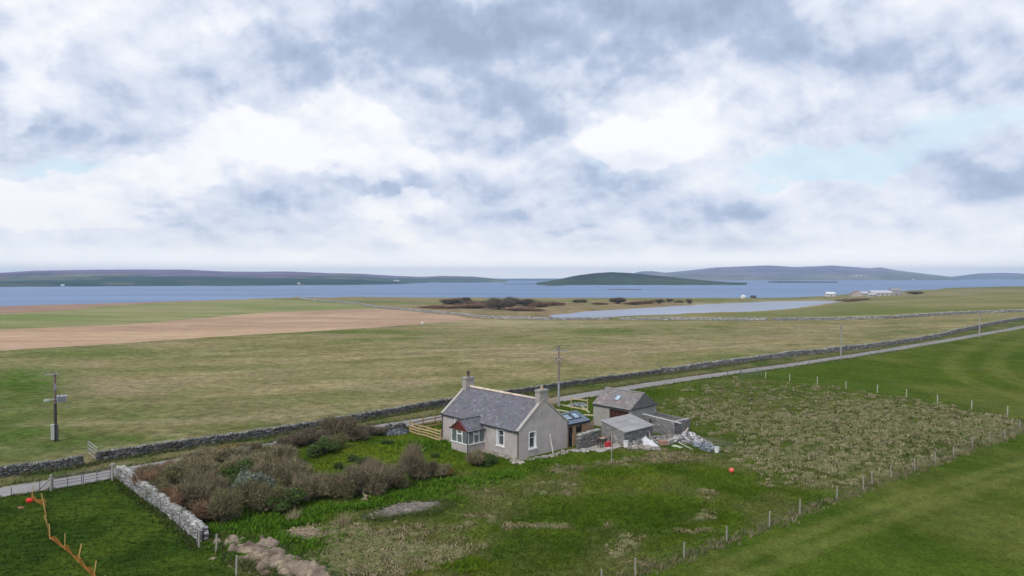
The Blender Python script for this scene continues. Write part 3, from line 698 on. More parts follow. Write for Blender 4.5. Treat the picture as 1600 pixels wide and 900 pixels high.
def stone_wall(name, label, path, h, th=.5, course=.16, slen=.36, col=(.10, .20), cop_col=(.24, .36), group=None, cat='stone wall', uneven=.12, coping=True, h2=None, zfun=None, tint=(1, .98, .94), parent=None, fallen=0, cop_scale=1.0):
    path = resample(path, .5); n = len(path); pa = np.array(path)
    seg = np.hypot(*(np.diff(pa, axis=0).T)); cum = np.concatenate([[0], np.cumsum(seg)]); Ltot = cum[-1]
    def at(s, off=0):
        x = np.interp(s, cum, pa[:, 0]); y = np.interp(s, cum, pa[:, 1])
        x1 = np.interp(np.minimum(s + .4, Ltot), cum, pa[:, 0]); y1 = np.interp(np.minimum(s + .4, Ltot), cum, pa[:, 1])
        x0 = np.interp(np.maximum(s - .4, 0), cum, pa[:, 0]); y0 = np.interp(np.maximum(s - .4, 0), cum, pa[:, 1])
        a = np.arctan2(y1 - y0, x1 - x0)
        return x - np.sin(a) * off, y + np.cos(a) * off, a
    zf = zfun or (lambda x, y: GZ(x, y))
    sd = random.random() * 100
    def hh(s):
        b = h if h2 is None else h + (h2 - h) * s / Ltot
        return b * (1 + (fbm(s, s * 0 + sd, .25, 3, 5) - .5) * 2 * uneven)
    owner = parent
    if owner is None:
        x0, y0 = path[0]; owner = thing(name, label, cat, group=group)
        owner.location = (0, 0, 0)
    # core
    S = np.linspace(0, Ltot, max(2, int(Ltot / .8) + 1)); V = []
    for off, top in ((-th * .36, 0), (-th * .30, 1), (th * .30, 1), (th * .36, 0)):
        x, y, a = at(S, off); z = zf(x, y); V.append(np.stack([x, y, np.where(top, z + hh(S) * .93, z - .3)], 1))
    m = len(S); V = np.concatenate(V)
    Fc = [(k * m + i, k * m + i + 1, (k + 1) * m + i + 1, (k + 1) * m + i) for k in range(3) for i in range(m - 1)]
    link('core', np_mesh('core', V, Fc, M_stone, np.tile([.07, .065, .06], (len(Fc), 1))), owner)
    Cs, A, L, W, Hh, cc = [], [], [], [], [], []
    nc = max(1, int(round(h * 1.1 / course)))
    for side in (-1, 1):
        for k in range(nc):
            k_len = rng.uniform(.55, 1.6, int(Ltot / slen * 1.25) + 4) * slen; s = np.cumsum(k_len) - k_len / 2; kk = s < Ltot; s = s[kk]; k_len = k_len[kk]
            zc = (k + .5) * course; keep = zc < hh(s) * .98
            s = s[keep]; k_len = k_len[keep]
            if len(s) == 0: continue
            batter = th / 2 * (1 - .18 * zc / h)
            x, y, a = at(s, side * (batter - .09)); z = zf(x, y) + zc + rng.uniform(-.02, .02, len(s))
            o = rng.uniform(-.035, .035, len(s)); x -= np.sin(a) * o; y += np.cos(a) * o
            Cs.append(np.stack([x, y, z], 1)); A.append(a + rng.uniform(-.06, .06, len(s))); L.append(k_len * .48); W.append(np.full(len(s), .13)); Hh.append(course * rng.uniform(.36, .52, len(s)))
            g = rng.uniform(col[0], col[1], len(s)); g = np.where(rng.random(len(s)) < .10, g * 1.7, g); cc.append(g)
    Cs, A, L, W, Hh, cc = map(np.concatenate, (Cs, A, L, W, Hh, cc))
    V, Fc = boxes_np(Cs, A, L, W, Hh, .14, .05)
    colr = np.repeat(cc, 6)[:, None] * np.array(tint)[None] * np.repeat(rng.uniform(.94, 1.06, (len(cc), 3)), 6, 0)
    link('stones', np_mesh('stones', V, Fc, M_stone, colr), owner, kind='stuff')
    if coping:
        k_len = rng.uniform(.6, 1.4, int(Ltot / (slen * .55) * 1.3) + 3) * slen * .55; s = np.cumsum(k_len); kk = s < Ltot; s = s[kk]; k_len = k_len[kk]
        x, y, a = at(s, 0); z = zf(x, y) + hh(s) * .98 + rng.uniform(-.04, .07, len(s))
        V, Fc = boxes_np(np.stack([x, y, z], 1), a + rng.uniform(-.2, .2, len(s)), k_len * .45, rng.uniform(.6, 1.05, len(s)) * th * .5 * cop_scale, rng.uniform(.05, .11, len(s)) * (1 + (cop_scale < 1)), .2, .35 + .5 * (cop_scale < 1))
        g = rng.uniform(cop_col[0], cop_col[1], len(s)); g = np.where(rng.random(len(s)) < .25, g * .55, g)
        link('coping', np_mesh('coping', V, Fc, M_stone, np.repeat(g, 6)[:, None] * np.array((1, 1, .93))[None]), owner, kind='stuff')
    return owner
def cut(path, a, b):
    return [p for p in path if a <= p[0] <= b]
wbn = cut(WALL_B, P(-260, 780).x, 22); wbf = [p for p in WALL_B if p[0] >= 21.5]
gate_gap = P(143, 724).x
w1 = cut(wbn, -200, P(133, 726).x); w2 = cut(wbn, P(150, 722).x, 999)
stone_wall('drystone_wall', 'weathered drystone wall beside the road, its short end left of the leaning field gate', w1, .78, .5, .15, .32, (.06, .15), (.15, .29), 'lengths of the roadside field wall')
stone_wall('drystone_wall', 'long dark drystone wall running behind the cottage between road and stubble field', w2 + wbf[:1], .82, .5, .15, .34, (.055, .15), (.14, .28), 'lengths of the roadside field wall')
stone_wall('drystone_wall', 'receding far length of the roadside drystone wall, rising towards the right edge', [p for p in wbf if p[0] < 330], 1.0, .6, .24, .6, (.12, .24), (.24, .36), 'lengths of the roadside field wall', uneven=.2)
fw1 = PP(far_wall_px[:7]); fw2 = PP([(760, 497), (860, 500), (955, 499)]); fw3 = PP([(968, 500), (1100, 500.5), (1200, 501)]); fw4 = PP([(1206, 501), (1330, 499.5), (1400, 497.5), (1450, 494), (1530, 489.5), (1600, 487.5), (1800, 484)])
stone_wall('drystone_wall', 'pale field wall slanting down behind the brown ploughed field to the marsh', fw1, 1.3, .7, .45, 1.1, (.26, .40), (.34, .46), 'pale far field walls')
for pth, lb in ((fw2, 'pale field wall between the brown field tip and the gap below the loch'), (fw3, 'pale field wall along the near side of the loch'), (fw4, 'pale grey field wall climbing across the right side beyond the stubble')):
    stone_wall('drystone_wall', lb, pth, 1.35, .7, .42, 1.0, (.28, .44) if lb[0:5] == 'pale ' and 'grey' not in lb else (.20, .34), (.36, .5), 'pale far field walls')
gw = PP([(184, 742), (196, 752), (216, 768), (236, 782), (262, 800), (290, 822), (318, 846)])
stone_wall('garden_wall', 'light grey tumbledown drystone wall bounding the shrub garden on its left', gw, .92, .60, .11, .24, (.17, .34), (.26, .44), uneven=.42, tint=(1, .985, .96), cop_scale=.6)
stone_wall('garden_wall', 'low overgrown stone wall between road and the shrubs, mostly hidden', PP([(192, 742), (260, 733), (320, 724), (382, 710), (430, 701), (480, 694), (530, 686), (600, 676)]), .5, .5, .14, .32, (.12, .24), (.16, .30), uneven=.4)
stone_wall('garden_wall', 'short dark heap-like stone wall end left of the timber fence', PP([(603, 676), (632, 671)]), .6, .7, .13, .32, (.08, .20), (.14, .28), uneven=.4)

# ================================================================== COTTAGE
C0 = P(811, 718)
def local(loc, rz):
    c, s = math.cos(rz), math.sin(rz)
    return lambda x, y, z=0: Vector((loc[0] + x * c - y * s, loc[1] + x * s + y * c, loc[2] + z))
HW, HL, EV, RG = 6.6, 11.9, 2.55, 5.1
c = thing('cottage', 'grey harled single storey cottage with slate roof, two chimneys and white windows', 'house', (C0.x, C0.y, 0), RZ)
HC = (.435, .392, .378)
wall = MB()
# front (x=0, facing -x), windows near y=2.6 and 9.1
wins_f = [(2.15, 3.05), (8.75, 9.65)]
hole = lambda a, b, z0, z1: [(a, z0), (b, z0), (b, z1), (a, z1)]
slab(wall, [(0, -.4), (HL, -.4), (HL, EV), (0, EV)], [hole(a, b, .85, 2.3) for a, b in wins_f] + [hole(5.7, 6.7, .05, 2.05)], lambda a, b, t: (t, a, b), .45, HC)
slab(wall, [(0, -.4), (HL, -.4), (HL, EV), (0, EV)], [hole(3, 3.9, .9, 2.2), hole(7, 7.9, .9, 2.2)], lambda a, b, t: (HW - t, a, b), .45, HC)
gab = [(0.003, -.4), (HW - .003, -.4), (HW - .003, EV), (HW / 2, RG + .02), (0.003, EV)]
slab(wall, gab, [hole(1.35, 2.15, .8, 2.3)], lambda a, b, t: (a, t - .004, b), .45, HC)
slab(wall, gab, [], lambda a, b, t: (a, HL - t + .004, b), .45, HC)
wall.build('wall', M_harl, c)
def slate_roof(parent, p0, du, dv, L, D, uo, name='roof', course=.22, sw=.28, cols=((.120, .118, .140), (.165, .160, .185)), base=(.12, .12, .13), th=.08, mt=None):
    """p0 eave corner, du unit along eave, dv unit up slope, both Vectors"""
    nrm = du.cross(dv).normalized()
    if nrm.z < 0: nrm = -nrm
    mb = MB(); p = [p0, p0 + du * L, p0 + du * L + dv * D, p0 + dv * D]
    mb.poly(p, base); q = [v - nrm * th for v in p]; mb.poly(q[::-1], base)
    for i in range(4): mb.poly([p[i], q[i], q[(i + 1) % 4], p[(i + 1) % 4]], base)
    ro = mb.build(name, mt or M_slate, parent)
    sl = MB(); rows = int(D / course)
    course = D / rows
    for r in range(rows):
        k = -sw * (.5 if r % 2 else 0)
        while k < L:
            w_ = sw * random.uniform(.8, 1.15); a = max(0, k); b = min(L, k + w_ - .012)
            if b > a + .03:
                t_ = random.uniform(.018, .034); lo = p0 + dv * (r * course - .02) + nrm * t_; hi = p0 + dv * (r * course + course * .98) + nrm * .004
                skew = random.uniform(-.006, .006); g = random.random(); cl = tuple((cols[0][i] * (1 - g) + cols[1][i] * g) * random.uniform(.88, 1.1) for i in range(3))
                if random.random() < .04: cl = tuple(v * 1.5 for v in cl)
                A, B = lo + du * a + nrm * skew, lo + du * b - nrm * skew
                sl.poly([A, B, hi + du * b, hi + du * a], cl); sl.poly([A - nrm * t_, B - nrm * t_, B, A], cl)
            k += w_
    sl.build('slates', mt or M_slate, ro, kind='stuff')
    return ro
sl_ang = math.atan2(RG - EV, HW / 2); up = Vector((math.cos(sl_ang), 0, math.sin(sl_ang))); D = math.hypot(HW / 2, RG - EV)
ov = .12
r1 = slate_roof(c, Vector((0, .02, EV)) - up * ov + Vector((0, 0, .08)), Vector((0, 1, 0)), up, HL - .04, D + ov, 0)
upb = Vector((-up.x, 0, up.z))
r2 = slate_roof(c, Vector((HW, .02, EV)) - upb * ov + Vector((0, 0, .08)), Vector((0, 1, 0)), upb, HL - .04, D + ov, 0)
rd = MB()
for i in range(26):
    y0 = .7 + i * (HL - 1.4) / 26; y1 = y0 + (HL - 1.4) / 26 - .012; k = random.uniform(.85, 1.12) * (1 if i < 9 or i > 10 else .8)
    cl = (.62 * k, .50 * k, .40 * k) if 5 < i else (.50 * k, .42 * k, .36 * k)
    for sgn in (-1, 1):
        rd.poly([(HW / 2, y0, RG + .19), (HW / 2, y1, RG + .19), (HW / 2 + sgn * .17, y1, RG + .04), (HW / 2 + sgn * .17, y0, RG + .04)], cl)
    rd.poly([(HW / 2 - .17, y0, RG + .04), (HW / 2 + .17, y0, RG + .04), (HW / 2, y0, RG + .19)], cl)
rd.build('ridge_tiles', M_conc, r1)
for y0, sg in ((-.04, 1), (HL - .30, 1)):
    for sgn in (-1, 1):
        m_ = MB(); a = Vector((HW / 2 + sgn * (HW / 2 + .12), y0 + .17, EV - .02)); b = Vector((HW / 2, y0 + .17, RG + .09))
        m_.beam(a + Vector((0, 0, .1)), b + Vector((0, 0, .1)), .34, .14, (.40, .375, .345)); m_.build('gable_coping', M_conc, c)
def chimney(y0, pot):
    m = MB(); w_, d_ = 1.15, .62; x0 = HW / 2 - w_ / 2
    m.box(x0, x0 + w_, y0, y0 + d_, RG - .75, RG + .86, (.36, .33, .31)); m.box(x0 - .07, x0 + w_ + .07, y0 - .07, y0 + d_ + .07, RG + .862, RG + 1.0, (.30, .285, .27)); m.box(x0 - .02, x0 + w_ + .02, y0 - .02, y0 + d_ + .02, RG + 1.002, RG + 1.06, (.33, .32, .30))
    ch = m.build('chimney', M_harl, c)
    m = MB(); cx, cy = x0 + w_ / 2, y0 + d_ / 2
    if pot == 'dark':
        for z0, z1, r0, r1_ in ((1.06, 1.30, .14, .13), (1.30, 1.36, .17, .17), (1.36, 1.46, .11, .11), (1.46, 1.66, .20, .20), (1.66, 1.74, .19, .06)): m.tube((cx, cy, RG + z0), (cx, cy, RG + z1), r0, r1_, 12, (.16, .085, .06) if z1 < 1.4 else (.035, .03, .03))
    else:
        for z0, z1, r0, r1_ in ((1.06, 1.12, .17, .17), (1.12, 1.36, .15, .13), (1.36, 1.42, .16, .15)): m.tube((cx, cy, RG + z0), (cx, cy, RG + z1), r0, r1_, 12, (.42, .31, .20))
    m.build('chimney_pot', M_conc, ch, smooth=False)
chimney(0.003, 'tan'); chimney(HL - .625, 'dark')
def window(parent, frame, w_, h_, reveal=.2, band=.11, sill=True, opener=True, name='window'):
    """frame(a,b,t): a across, b up from the opening's lower left, t inward"""
    m = MB(); W_ = (.80, .80, .79)
    def bx(a0, a1, b0, b1, t0, t1, col=W_):
        p = [frame(a, b, t) for t in (t0, t1) for a, b in ((a0, b0), (a1, b0), (a1, b1), (a0, b1))]
        for f in ((3, 2, 1, 0), (4, 5, 6, 7), (0, 1, 5, 4), (1, 2, 6, 5), (2, 3, 7, 6), (3, 0, 4, 7)): m.poly([p[i] for i in f], col)
    # painted margin round the opening, lining the reveal
    bx(-band, 0.012, -0.0, h_ + band * .8, -.015, reveal + .05); bx(w_ - .012, w_ + band, -0.0, h_ + band * .8, -.015, reveal + .05)
    bx(0.012, w_ - .012, h_ - .012, h_ + band * .8, -.015, reveal + .05)
    o = m.build(name, M_paint, parent)
    m = MB(); fw = .055; t0, t1 = reveal - .03, reveal + .03
    bx(0.013, fw, 0.0, h_ - .013, t0, t1); bx(w_ - fw, w_ - .013, 0.0, h_ - .013, t0, t1); bx(fw, w_ - fw, h_ - fw, h_ - .013, t0, t1); bx(fw, w_ - fw, 0, fw, t0, t1)
    bx(fw, w_ - fw, h_ * .62, h_ * .62 + .045, t0 + .004, t1 - .004)
    m.build('frame', M_paint, o)
    for b0, b1 in ((fw, h_ * .62), (h_ * .62 + .045, h_ - fw)):
        m = MB(); bx(fw, w_ - fw, b0, b1, reveal - .004, reveal + .004, (.055, .065, .075)); m.build('pane', M_glass, o)
    if sill:
        m = MB(); bx(-band - .05, w_ + band + .05, -.13, -.002, -.10, reveal + .02); m.build('sill', M_paint, o)
    return o
for a, b in wins_f: window(c, lambda p, q, t, b=b: (t, b - p, .85 + q), .9, 1.45)
window(c, lambda p, q, t: (1.35 + p, t - .004, .8 + q), .8, 1.5)
for a, b in ((3, 3.9), (7, 7.9)): window(c, lambda p, q, t, a=a: (HW - t, a + p, .9 + q), .9, 1.3)
# gutters and downpipes
BLK = (.025, .025, .03)
for xx, s_ in ((-.16, 1), (HW + .16, -1)):
    m = MB(); m.beam((xx, -.02, EV - .03), (xx, HL + .02, EV - .03), .12, .09, BLK); m.build('gutter', M_paint_c, c)
for (x, y) in ((-.06, .09), (-.06, HL - .08)):
    m = MB(); m.tube((x, y, 0), (x, y, EV - .08), .045, .045, 8, BLK); m.build('downpipe', M_paint_c, c)
m = MB()
for i in range(14):
    m.box(-.55 - random.random() * .15, -.02, i * HL / 14 + .02, (i + 1) * HL / 14 - .02, -.1, .045 + random.random() * .02, (.36, .33, .26))
m.build('paving_strip', M_conc, c)
# ---- porch
PY0, PY1, PD, PB, PE, PR = 4.95, 7.5, 2.15, .78, 2.06, 2.98
m = MB()
slab(m, [(PY0, -.4), (PY1, -.4), (PY1, PB), (PY0, PB)], [], lambda a, b, t: (-PD + t, a, b), .2, HC)
for y0, y1 in ((PY0, PY0 + .2), (PY1 - .2, PY1)): m.box(-PD + .2, -.002, y0, y1, -.4, PB, HC)
porch = m.build('porch', M_harl, c)
def glazed(frame, w_, label=None):
    m = MB(); W_ = (.80, .80, .79); h_ = PE - PB
    def bx(m, a0, a1, b0, b1, t0, t1, col=W_):
        p = [frame(a, b, t) for t in (t0, t1) for a, b in ((a0, b0), (a1, b0), (a1, b1), (a0, b1))]
        for f in ((3, 2, 1, 0), (4, 5, 6, 7), (0, 1, 5, 4), (1, 2, 6, 5), (2, 3, 7, 6), (3, 0, 4, 7)): m.poly([p[i] for i in f], col)
    fw = .07; bx(m, -.03, w_ + .03, 0, .07, -.07, .12)
    bx(m, 0, fw, .07, h_, 0, .09); bx(m, w_ - fw, w_, .07, h_, 0, .09); bx(m, fw, w_ - fw, h_ - fw, h_, 0, .09)
    x1, x2 = w_ * .34, w_ * .66
    for xx in (x1, x2): bx(m, xx - .045, xx + .045, .07, h_ - fw, .003, .087)
    bx(m, x1 + .045, x2 - .045, h_ * .68, h_ * .68 + .09, -.01, .087)
    bx(m, x1 + .045, x1 + .09, h_ * .68 + .09, h_ - fw, -.01, .08); bx(m, x2 - .09, x2 - .045, h_ * .68 + .09, h_ - fw, -.01, .08)
    o = m.build('porch_window', M_paint, porch)
    for a, b, z0, z1 in ((fw, x1 - .045, .07, h_ - fw), (x2 + .045, w_ - fw, .07, h_ - fw), (x1 + .045, x2 - .045, .07, h_ * .68), (x1 + .09, x2 - .09, h_ * .68 + .09, h_ - fw)):
        m = MB(); bx(m, a, b, z0, z1, .04, .05, (.13, .16, .155)); m.build('pane', M_glass, porch)
    return o
glazed(lambda a, b, t: (-PD + t, PY1 - a, PB + b), PY1 - PY0)
glazed(lambda a, b, t: (-PD + .095 + a, PY0 + t, PB + b), PD - .10)
glazed(lambda a, b, t: (-.005 - a, PY1 - t, PB + b), PD - .10)
m = MB(); yc = (PY0 + PY1) / 2; o_ = .12; n_ = 12
for i in range(n_):
    y0 = PY0 - o_ + i * (PY1 - PY0 + 2 * o_) / n_; y1 = y0 + (PY1 - PY0 + 2 * o_) / n_ - .012
    zt = lambda y: PE + .02 + (PR - PE) * (1 - abs(y - yc) / (yc - PY0 + o_))
    k = random.uniform(.85, 1.1); pts = [(y0, PE - .02), (y1, PE - .02), (y1, zt(y1))] + ([(yc, zt(yc))] if y0 < yc < y1 else []) + [(y0, zt(y0))]
    m.poly([(-PD - .06, y, z) for y, z in pts], (.125 * k, .022 * k, .018 * k))
    m.poly([(-PD + .02, y, z) for y, z in pts][::-1], (.125 * k, .022 * k, .018 * k))
for a, b in (((PY0 - .18, PE - .03), (yc, PR + .06)), ((PY1 + .18, PE - .03), (yc, PR + .06))):
    m.beam((-PD - .09, a[0], a[1]), (-PD - .09, b[0], b[1]), .05, .14, (.13, .024, .02), up=(1, 0, 0))
m.build('red_pediment', M_paint_c, porch)
pa_ = math.atan2(PR - PE, yc - PY0 + .12); pl = math.hypot(PR - PE, yc - PY0 + .12)
for sgn, y0 in ((1, PY0 - .16), (-1, PY1 + .16)):
    dv = Vector((0, sgn * math.cos(pa_), math.sin(pa_)))
    slate_roof(porch, Vector((-PD - .14, y0, PE + .02)), Vector((1, 0, 0)), dv, PD + .80, pl + .05, 0, 'porch_roof', .2, .26, ((.110, .108, .128), (.150, .146, .168)))
m = MB(); m.beam((-PD - .14, yc, PR + .10), (.62, yc, PR + .10), .14, .06, (.10, .10, .11)); m.build('porch_ridge', M_conc, porch)
m = MB()
xe = lambda z: (z - EV) / math.tan(sl_ang)
m.beam((-.12, PY0 - .10, PE + .07), (.05, PY0 + .18, PE + .33), .07, .05, (.55, .54, .54)); m.beam((.05, PY0 + .18, PE + .38), (.60, yc - .02, PR + .16), .07, .05, (.50, .5, .5)); m.build('lead_flashing', M_metal, porch)
m = MB(); m.beam((-PD - .16, PY0 - .17, PE), (-.02, PY0 - .17, PE), .09, .08, BLK); m.beam((-PD - .16, PY1 + .17, PE), (-.02, PY1 + .17, PE), .09, .08, BLK); m.build('gutter', M_paint_c, porch)
m = MB(); m.tube((-PD - .05, PY0 - .05, 0), (-PD - .05, PY0 - .05, PE), .04, .04, 8, BLK); m.build('downpipe', M_paint_c, porch)
m = MB(); m.tube((-PD - .1, yc, PR + .12), (-PD - .1, yc, PR + .36), .04, .02, 6, (.07, .04, .04)); m.build('finial', M_paint_c, porch)
m = MB(); m.box(.06, .12, 5.75, 6.65, .06, 2.03, (.5, .5, .48)); m.build('inner_door', M_paint, porch)
# ---- rear extension: timber clad, slate and glass roof
EX0, EX1, EZ, ERZ, EY = HW + .003, HW + 3.1, 2.26, 2.98, 1.75
m = MB(); TB = (.36, .235, .13)
slab(m, [(EX0, -.3), (EX1, -.3), (EX1, EZ), (EX0, EZ)], [hole(EX0 + .1, EX0 + .95, 0, 2.06), hole(EX0 + 1.3, EX0 + 2.2, 1.25, 2.0)], lambda a, b, t: (a, .05 + t, b), .14, (.42, .29, .18))
slab(m, [(.05 + .141, -.3), (3.6, -.3), (3.6, EZ), (1.9, ERZ), (.191, EZ)], [], lambda a, b, t: (EX1 - t, a, b), .14, (.30, .27, .24))
slab(m, [(EX0, -.3), (EX1 - .141, -.3), (EX1 - .141, EZ), (EX0, EZ)], [], lambda a, b, t: (a, 3.6 - t, b), .14, (.30, .27, .24))
ext = m.build('extension', M_wood, c)
for i in range(9):
    x = EX0 + 2.25 + i * .1
    if x + .085 > EX1: break
    m = MB(); k = random.uniform(.75, 1.15); m.box(x, x + .088, .012, .047, .0, EZ - .02 - .1, (.36 * k, .22 * k, .12 * k)); m.build('cladding_board', M_wood, ext)
m = MB(); m.box(EX0 + .13, EX0 + .92, .11, .14, .03, 2.03, (.022, .024, .028)); m.build('glass_door', M_glass, ext)
m = MB()
for a, b, z0, z1 in ((EX0 + .1, EX0 + .17, 0, 2.06), (EX0 + .88, EX0 + .95, 0, 2.06), (EX0 + .17, EX0 + .88, 1.99, 2.06)): m.box(a, b, .02, .12, z0, z1, (.45, .31, .18))
m.build('door_frame', M_wood, ext)
m = MB(); m.box(EX0 + 1.3, EX0 + 2.2, .12, .13, 1.25, 2.0, (.025, .027, .03)); m.build('pane', M_glass, ext)
m = MB()
for a, b, z0, z1 in ((EX0 + 1.24, EX0 + 1.3, 1.2, 2.06), (EX0 + 2.2, EX0 + 2.26, 1.2, 2.06), (EX0 + 1.3, EX0 + 2.2, 2.0, 2.06), (EX0 + 1.3, EX0 + 2.2, 1.19, 1.25)): m.box(a, b, .015, .12, z0, z1, (.40, .28, .17))
m.build('window_frame', M_wood, ext)
du = Vector((1, 0, 0)); dvv = Vector((0, EY + .15, ERZ - EZ)); Dl = dvv.length; dvn = dvv.normalized()
p0 = Vector((EX0 + .0, -.12, EZ + .06))
slate_roof(ext, p0, du, dvn, EX1 - EX0 + .22, Dl, 0, 'extension_roof', .24, .3, ((.10, .14, .20), (.15, .19, .26)), (.12, .15, .2))
dv2 = Vector((0, -(EY + .15), ERZ - EZ)).normalized()
slate_roof(ext, Vector((EX0, 3.75, EZ + .06)), du, dv2, EX1 - EX0 + .22, Dl, 0, 'extension_roof', .24, .3, ((.10, .14, .20), (.15, .19, .26)), (.12, .15, .2))
nr = Vector((0, -(ERZ - EZ), EY + .15)).normalized()
for x0 in (.55, 1.75):
    m = MB(); a = p0 + du * x0 + dvn * .65 + nr * .07; fr = [a, a + du * .85, a + du * .85 + dvn * .95, a + dvn * .95]
    for i in range(4): m.beam(fr[i], fr[(i + 1) % 4], .07, .09, (.05, .06, .07), up=tuple(nr))
    sk = m.build('rooflight', M_paint_c, ext)
    m = MB(); m.poly([v for v in fr], (.25, .36, .45)); m.poly([v - nr * .02 for v in fr][::-1], (.25, .36, .45)); m.build('rooflight_glass', M_glass, ext)
m = MB(); m.box(EX0 + .002, EX1 + .24, -.17, -.122, EZ - .16, EZ + .06, (.018, .02, .028)); m.build('fascia', M_paint_c, ext)
Hloc = local((C0.x, C0.y, 0), RZ)

# ---- leaning plank on the gable
a = P(864.5, 711); b = Hloc(4.05, -.05, 1.75)
m = MB(); m.beam((0, 0, 0), tuple(b - a), .09, .03, (.5, .46, .40)); o = m.build('plank', M_wood, loc=a); tag(o, 'pale narrow plank leaning against the cottage gable right of its window', 'plank')

# ================================================================== OUTBUILDINGS
def at_z(u, v, z): q = zplane(u, v, z); return Vector((q[0], q[1], 0))
SN = at_z(985, 641, 2.45)
SL, SW, SE, SR = 5.3, 4.8, 2.45, 3.95
sh = thing('stone_shed', 'grey outbuilding with slate roof, small rooflight and wide dark red doorway', 'shed', tuple(SN), RZ)
SC_ = (.34, .325, .30)
m = MB(); slab(m, [(0, -.3), (SL, -.3), (SL, SE), (0, SE)], [hole(.25, 2.95, .3, 2.2)], lambda a, b, t: (t, a, b), .4, SC_)
slab(m, [(0, -.3), (SL, -.3), (SL, SE), (0, SE)], [], lambda a, b, t: (SW - t, a, b), .4, SC_)
for f in (lambda a, b, t: (a, .003 + t, b), lambda a, b, t: (a, SL - .003 - t, b)): slab(m, [(.41, -.3), (SW - .41, -.3), (SW - .41, SE), (SW / 2, SR - .25), (.41, SE)], [], f, .4, (.27, .265, .255))
m.build('wall', M_harl_plain, sh)
m = MB()
for i in range(13):
    k = random.uniform(.6, 1.2); m.box(.16, .20, .26 + i * .207, .26 + i * .207 + .195, .3, 2.19, (.085 * k, .030 * k, .022 * k))
m.build('board_door', M_wood, sh)
ua = math.atan2(SR - SE, SW / 2); us_ = Vector((math.cos(ua), 0, math.sin(ua))); Ds = math.hypot(SW / 2, SR - SE)
cs = ((.185, .165, .160), (.235, .210, .205))
slate_roof(sh, Vector((-.12, -.10, SE + .02)), Vector((0, 1, 0)), us_, SL + .2, Ds + .13, 0, 'roof', .26, .36, cs, (.18, .165, .16))
slate_roof(sh, Vector((SW + .12, -.10, SE + .02)), Vector((0, 1, 0)), Vector((-us_.x, 0, us_.z)), SL + .2, Ds + .13, 0, 'roof', .26, .36, cs, (.18, .165, .16))
m = MB(); m.beam((SW / 2, -.12, SR + .13), (SW / 2, SL + .12, SR + .13), .2, .07, (.30, .28, .27)); m.build('ridge', M_conc, sh)
# slate-hung near gable
m = MB(); rows = 7
for r in range(rows):
    z0 = SE + .05 + r * (SR - SE) / rows; z1 = z0 + (SR - SE) / rows + .01; half = (SW / 2 + .02) * (1 - (r + .15) / rows); x = SW / 2 - half
    while x < SW / 2 + half - .05:
        e = min(x + .33, SW / 2 + half); k = random.uniform(.8, 1.15); m.poly([(x, -.075, z0), (e, -.075, z0), (e - .0, -.045, z1), (x + .0, -.045, z1)], (.125 * k, .12 * k, .125 * k)); x = e + .01
for y_ in (-.04,): m.poly([(0, y_, SE), (SW, y_, SE), (SW / 2, y_, SR + .03)], (.11, .11, .11))
m.build('hung_slates', M_slate, sh, kind='stuff')
m = MB(); m.beam((-.15, -.12, SE - .03), (-.15, SL + .1, SE - .03), .1, .09, BLK); m.build('gutter', M_paint_c, sh)
m = MB(); m.beam((-.1, -.10, SE + .02), (SW + .1, -.10, SE + .02), .07, .09, (.03, .03, .035)); m.build('gable_trim', M_paint_c, sh)
ns = Vector((-us_.z, 0, us_.x)); a = Vector((-.12, 2.35, SE + .02)) + us_ * 1.15 + ns * .06; dy = Vector((0, 1, 0)); fr = [a, a + dy * .62, a + dy * .62 + us_ * .85, a + us_ * .85]
m = MB()
for i in range(4): m.beam(fr[i], fr[(i + 1) % 4], .06, .08, (.25, .26, .28), up=tuple(ns))
m.build('rooflight', M_metal, sh)
m = MB(); m.poly(fr, (.35, .5, .6)); m.build('rooflight_glass', M_glass, sh)
S = local(SN, RZ)
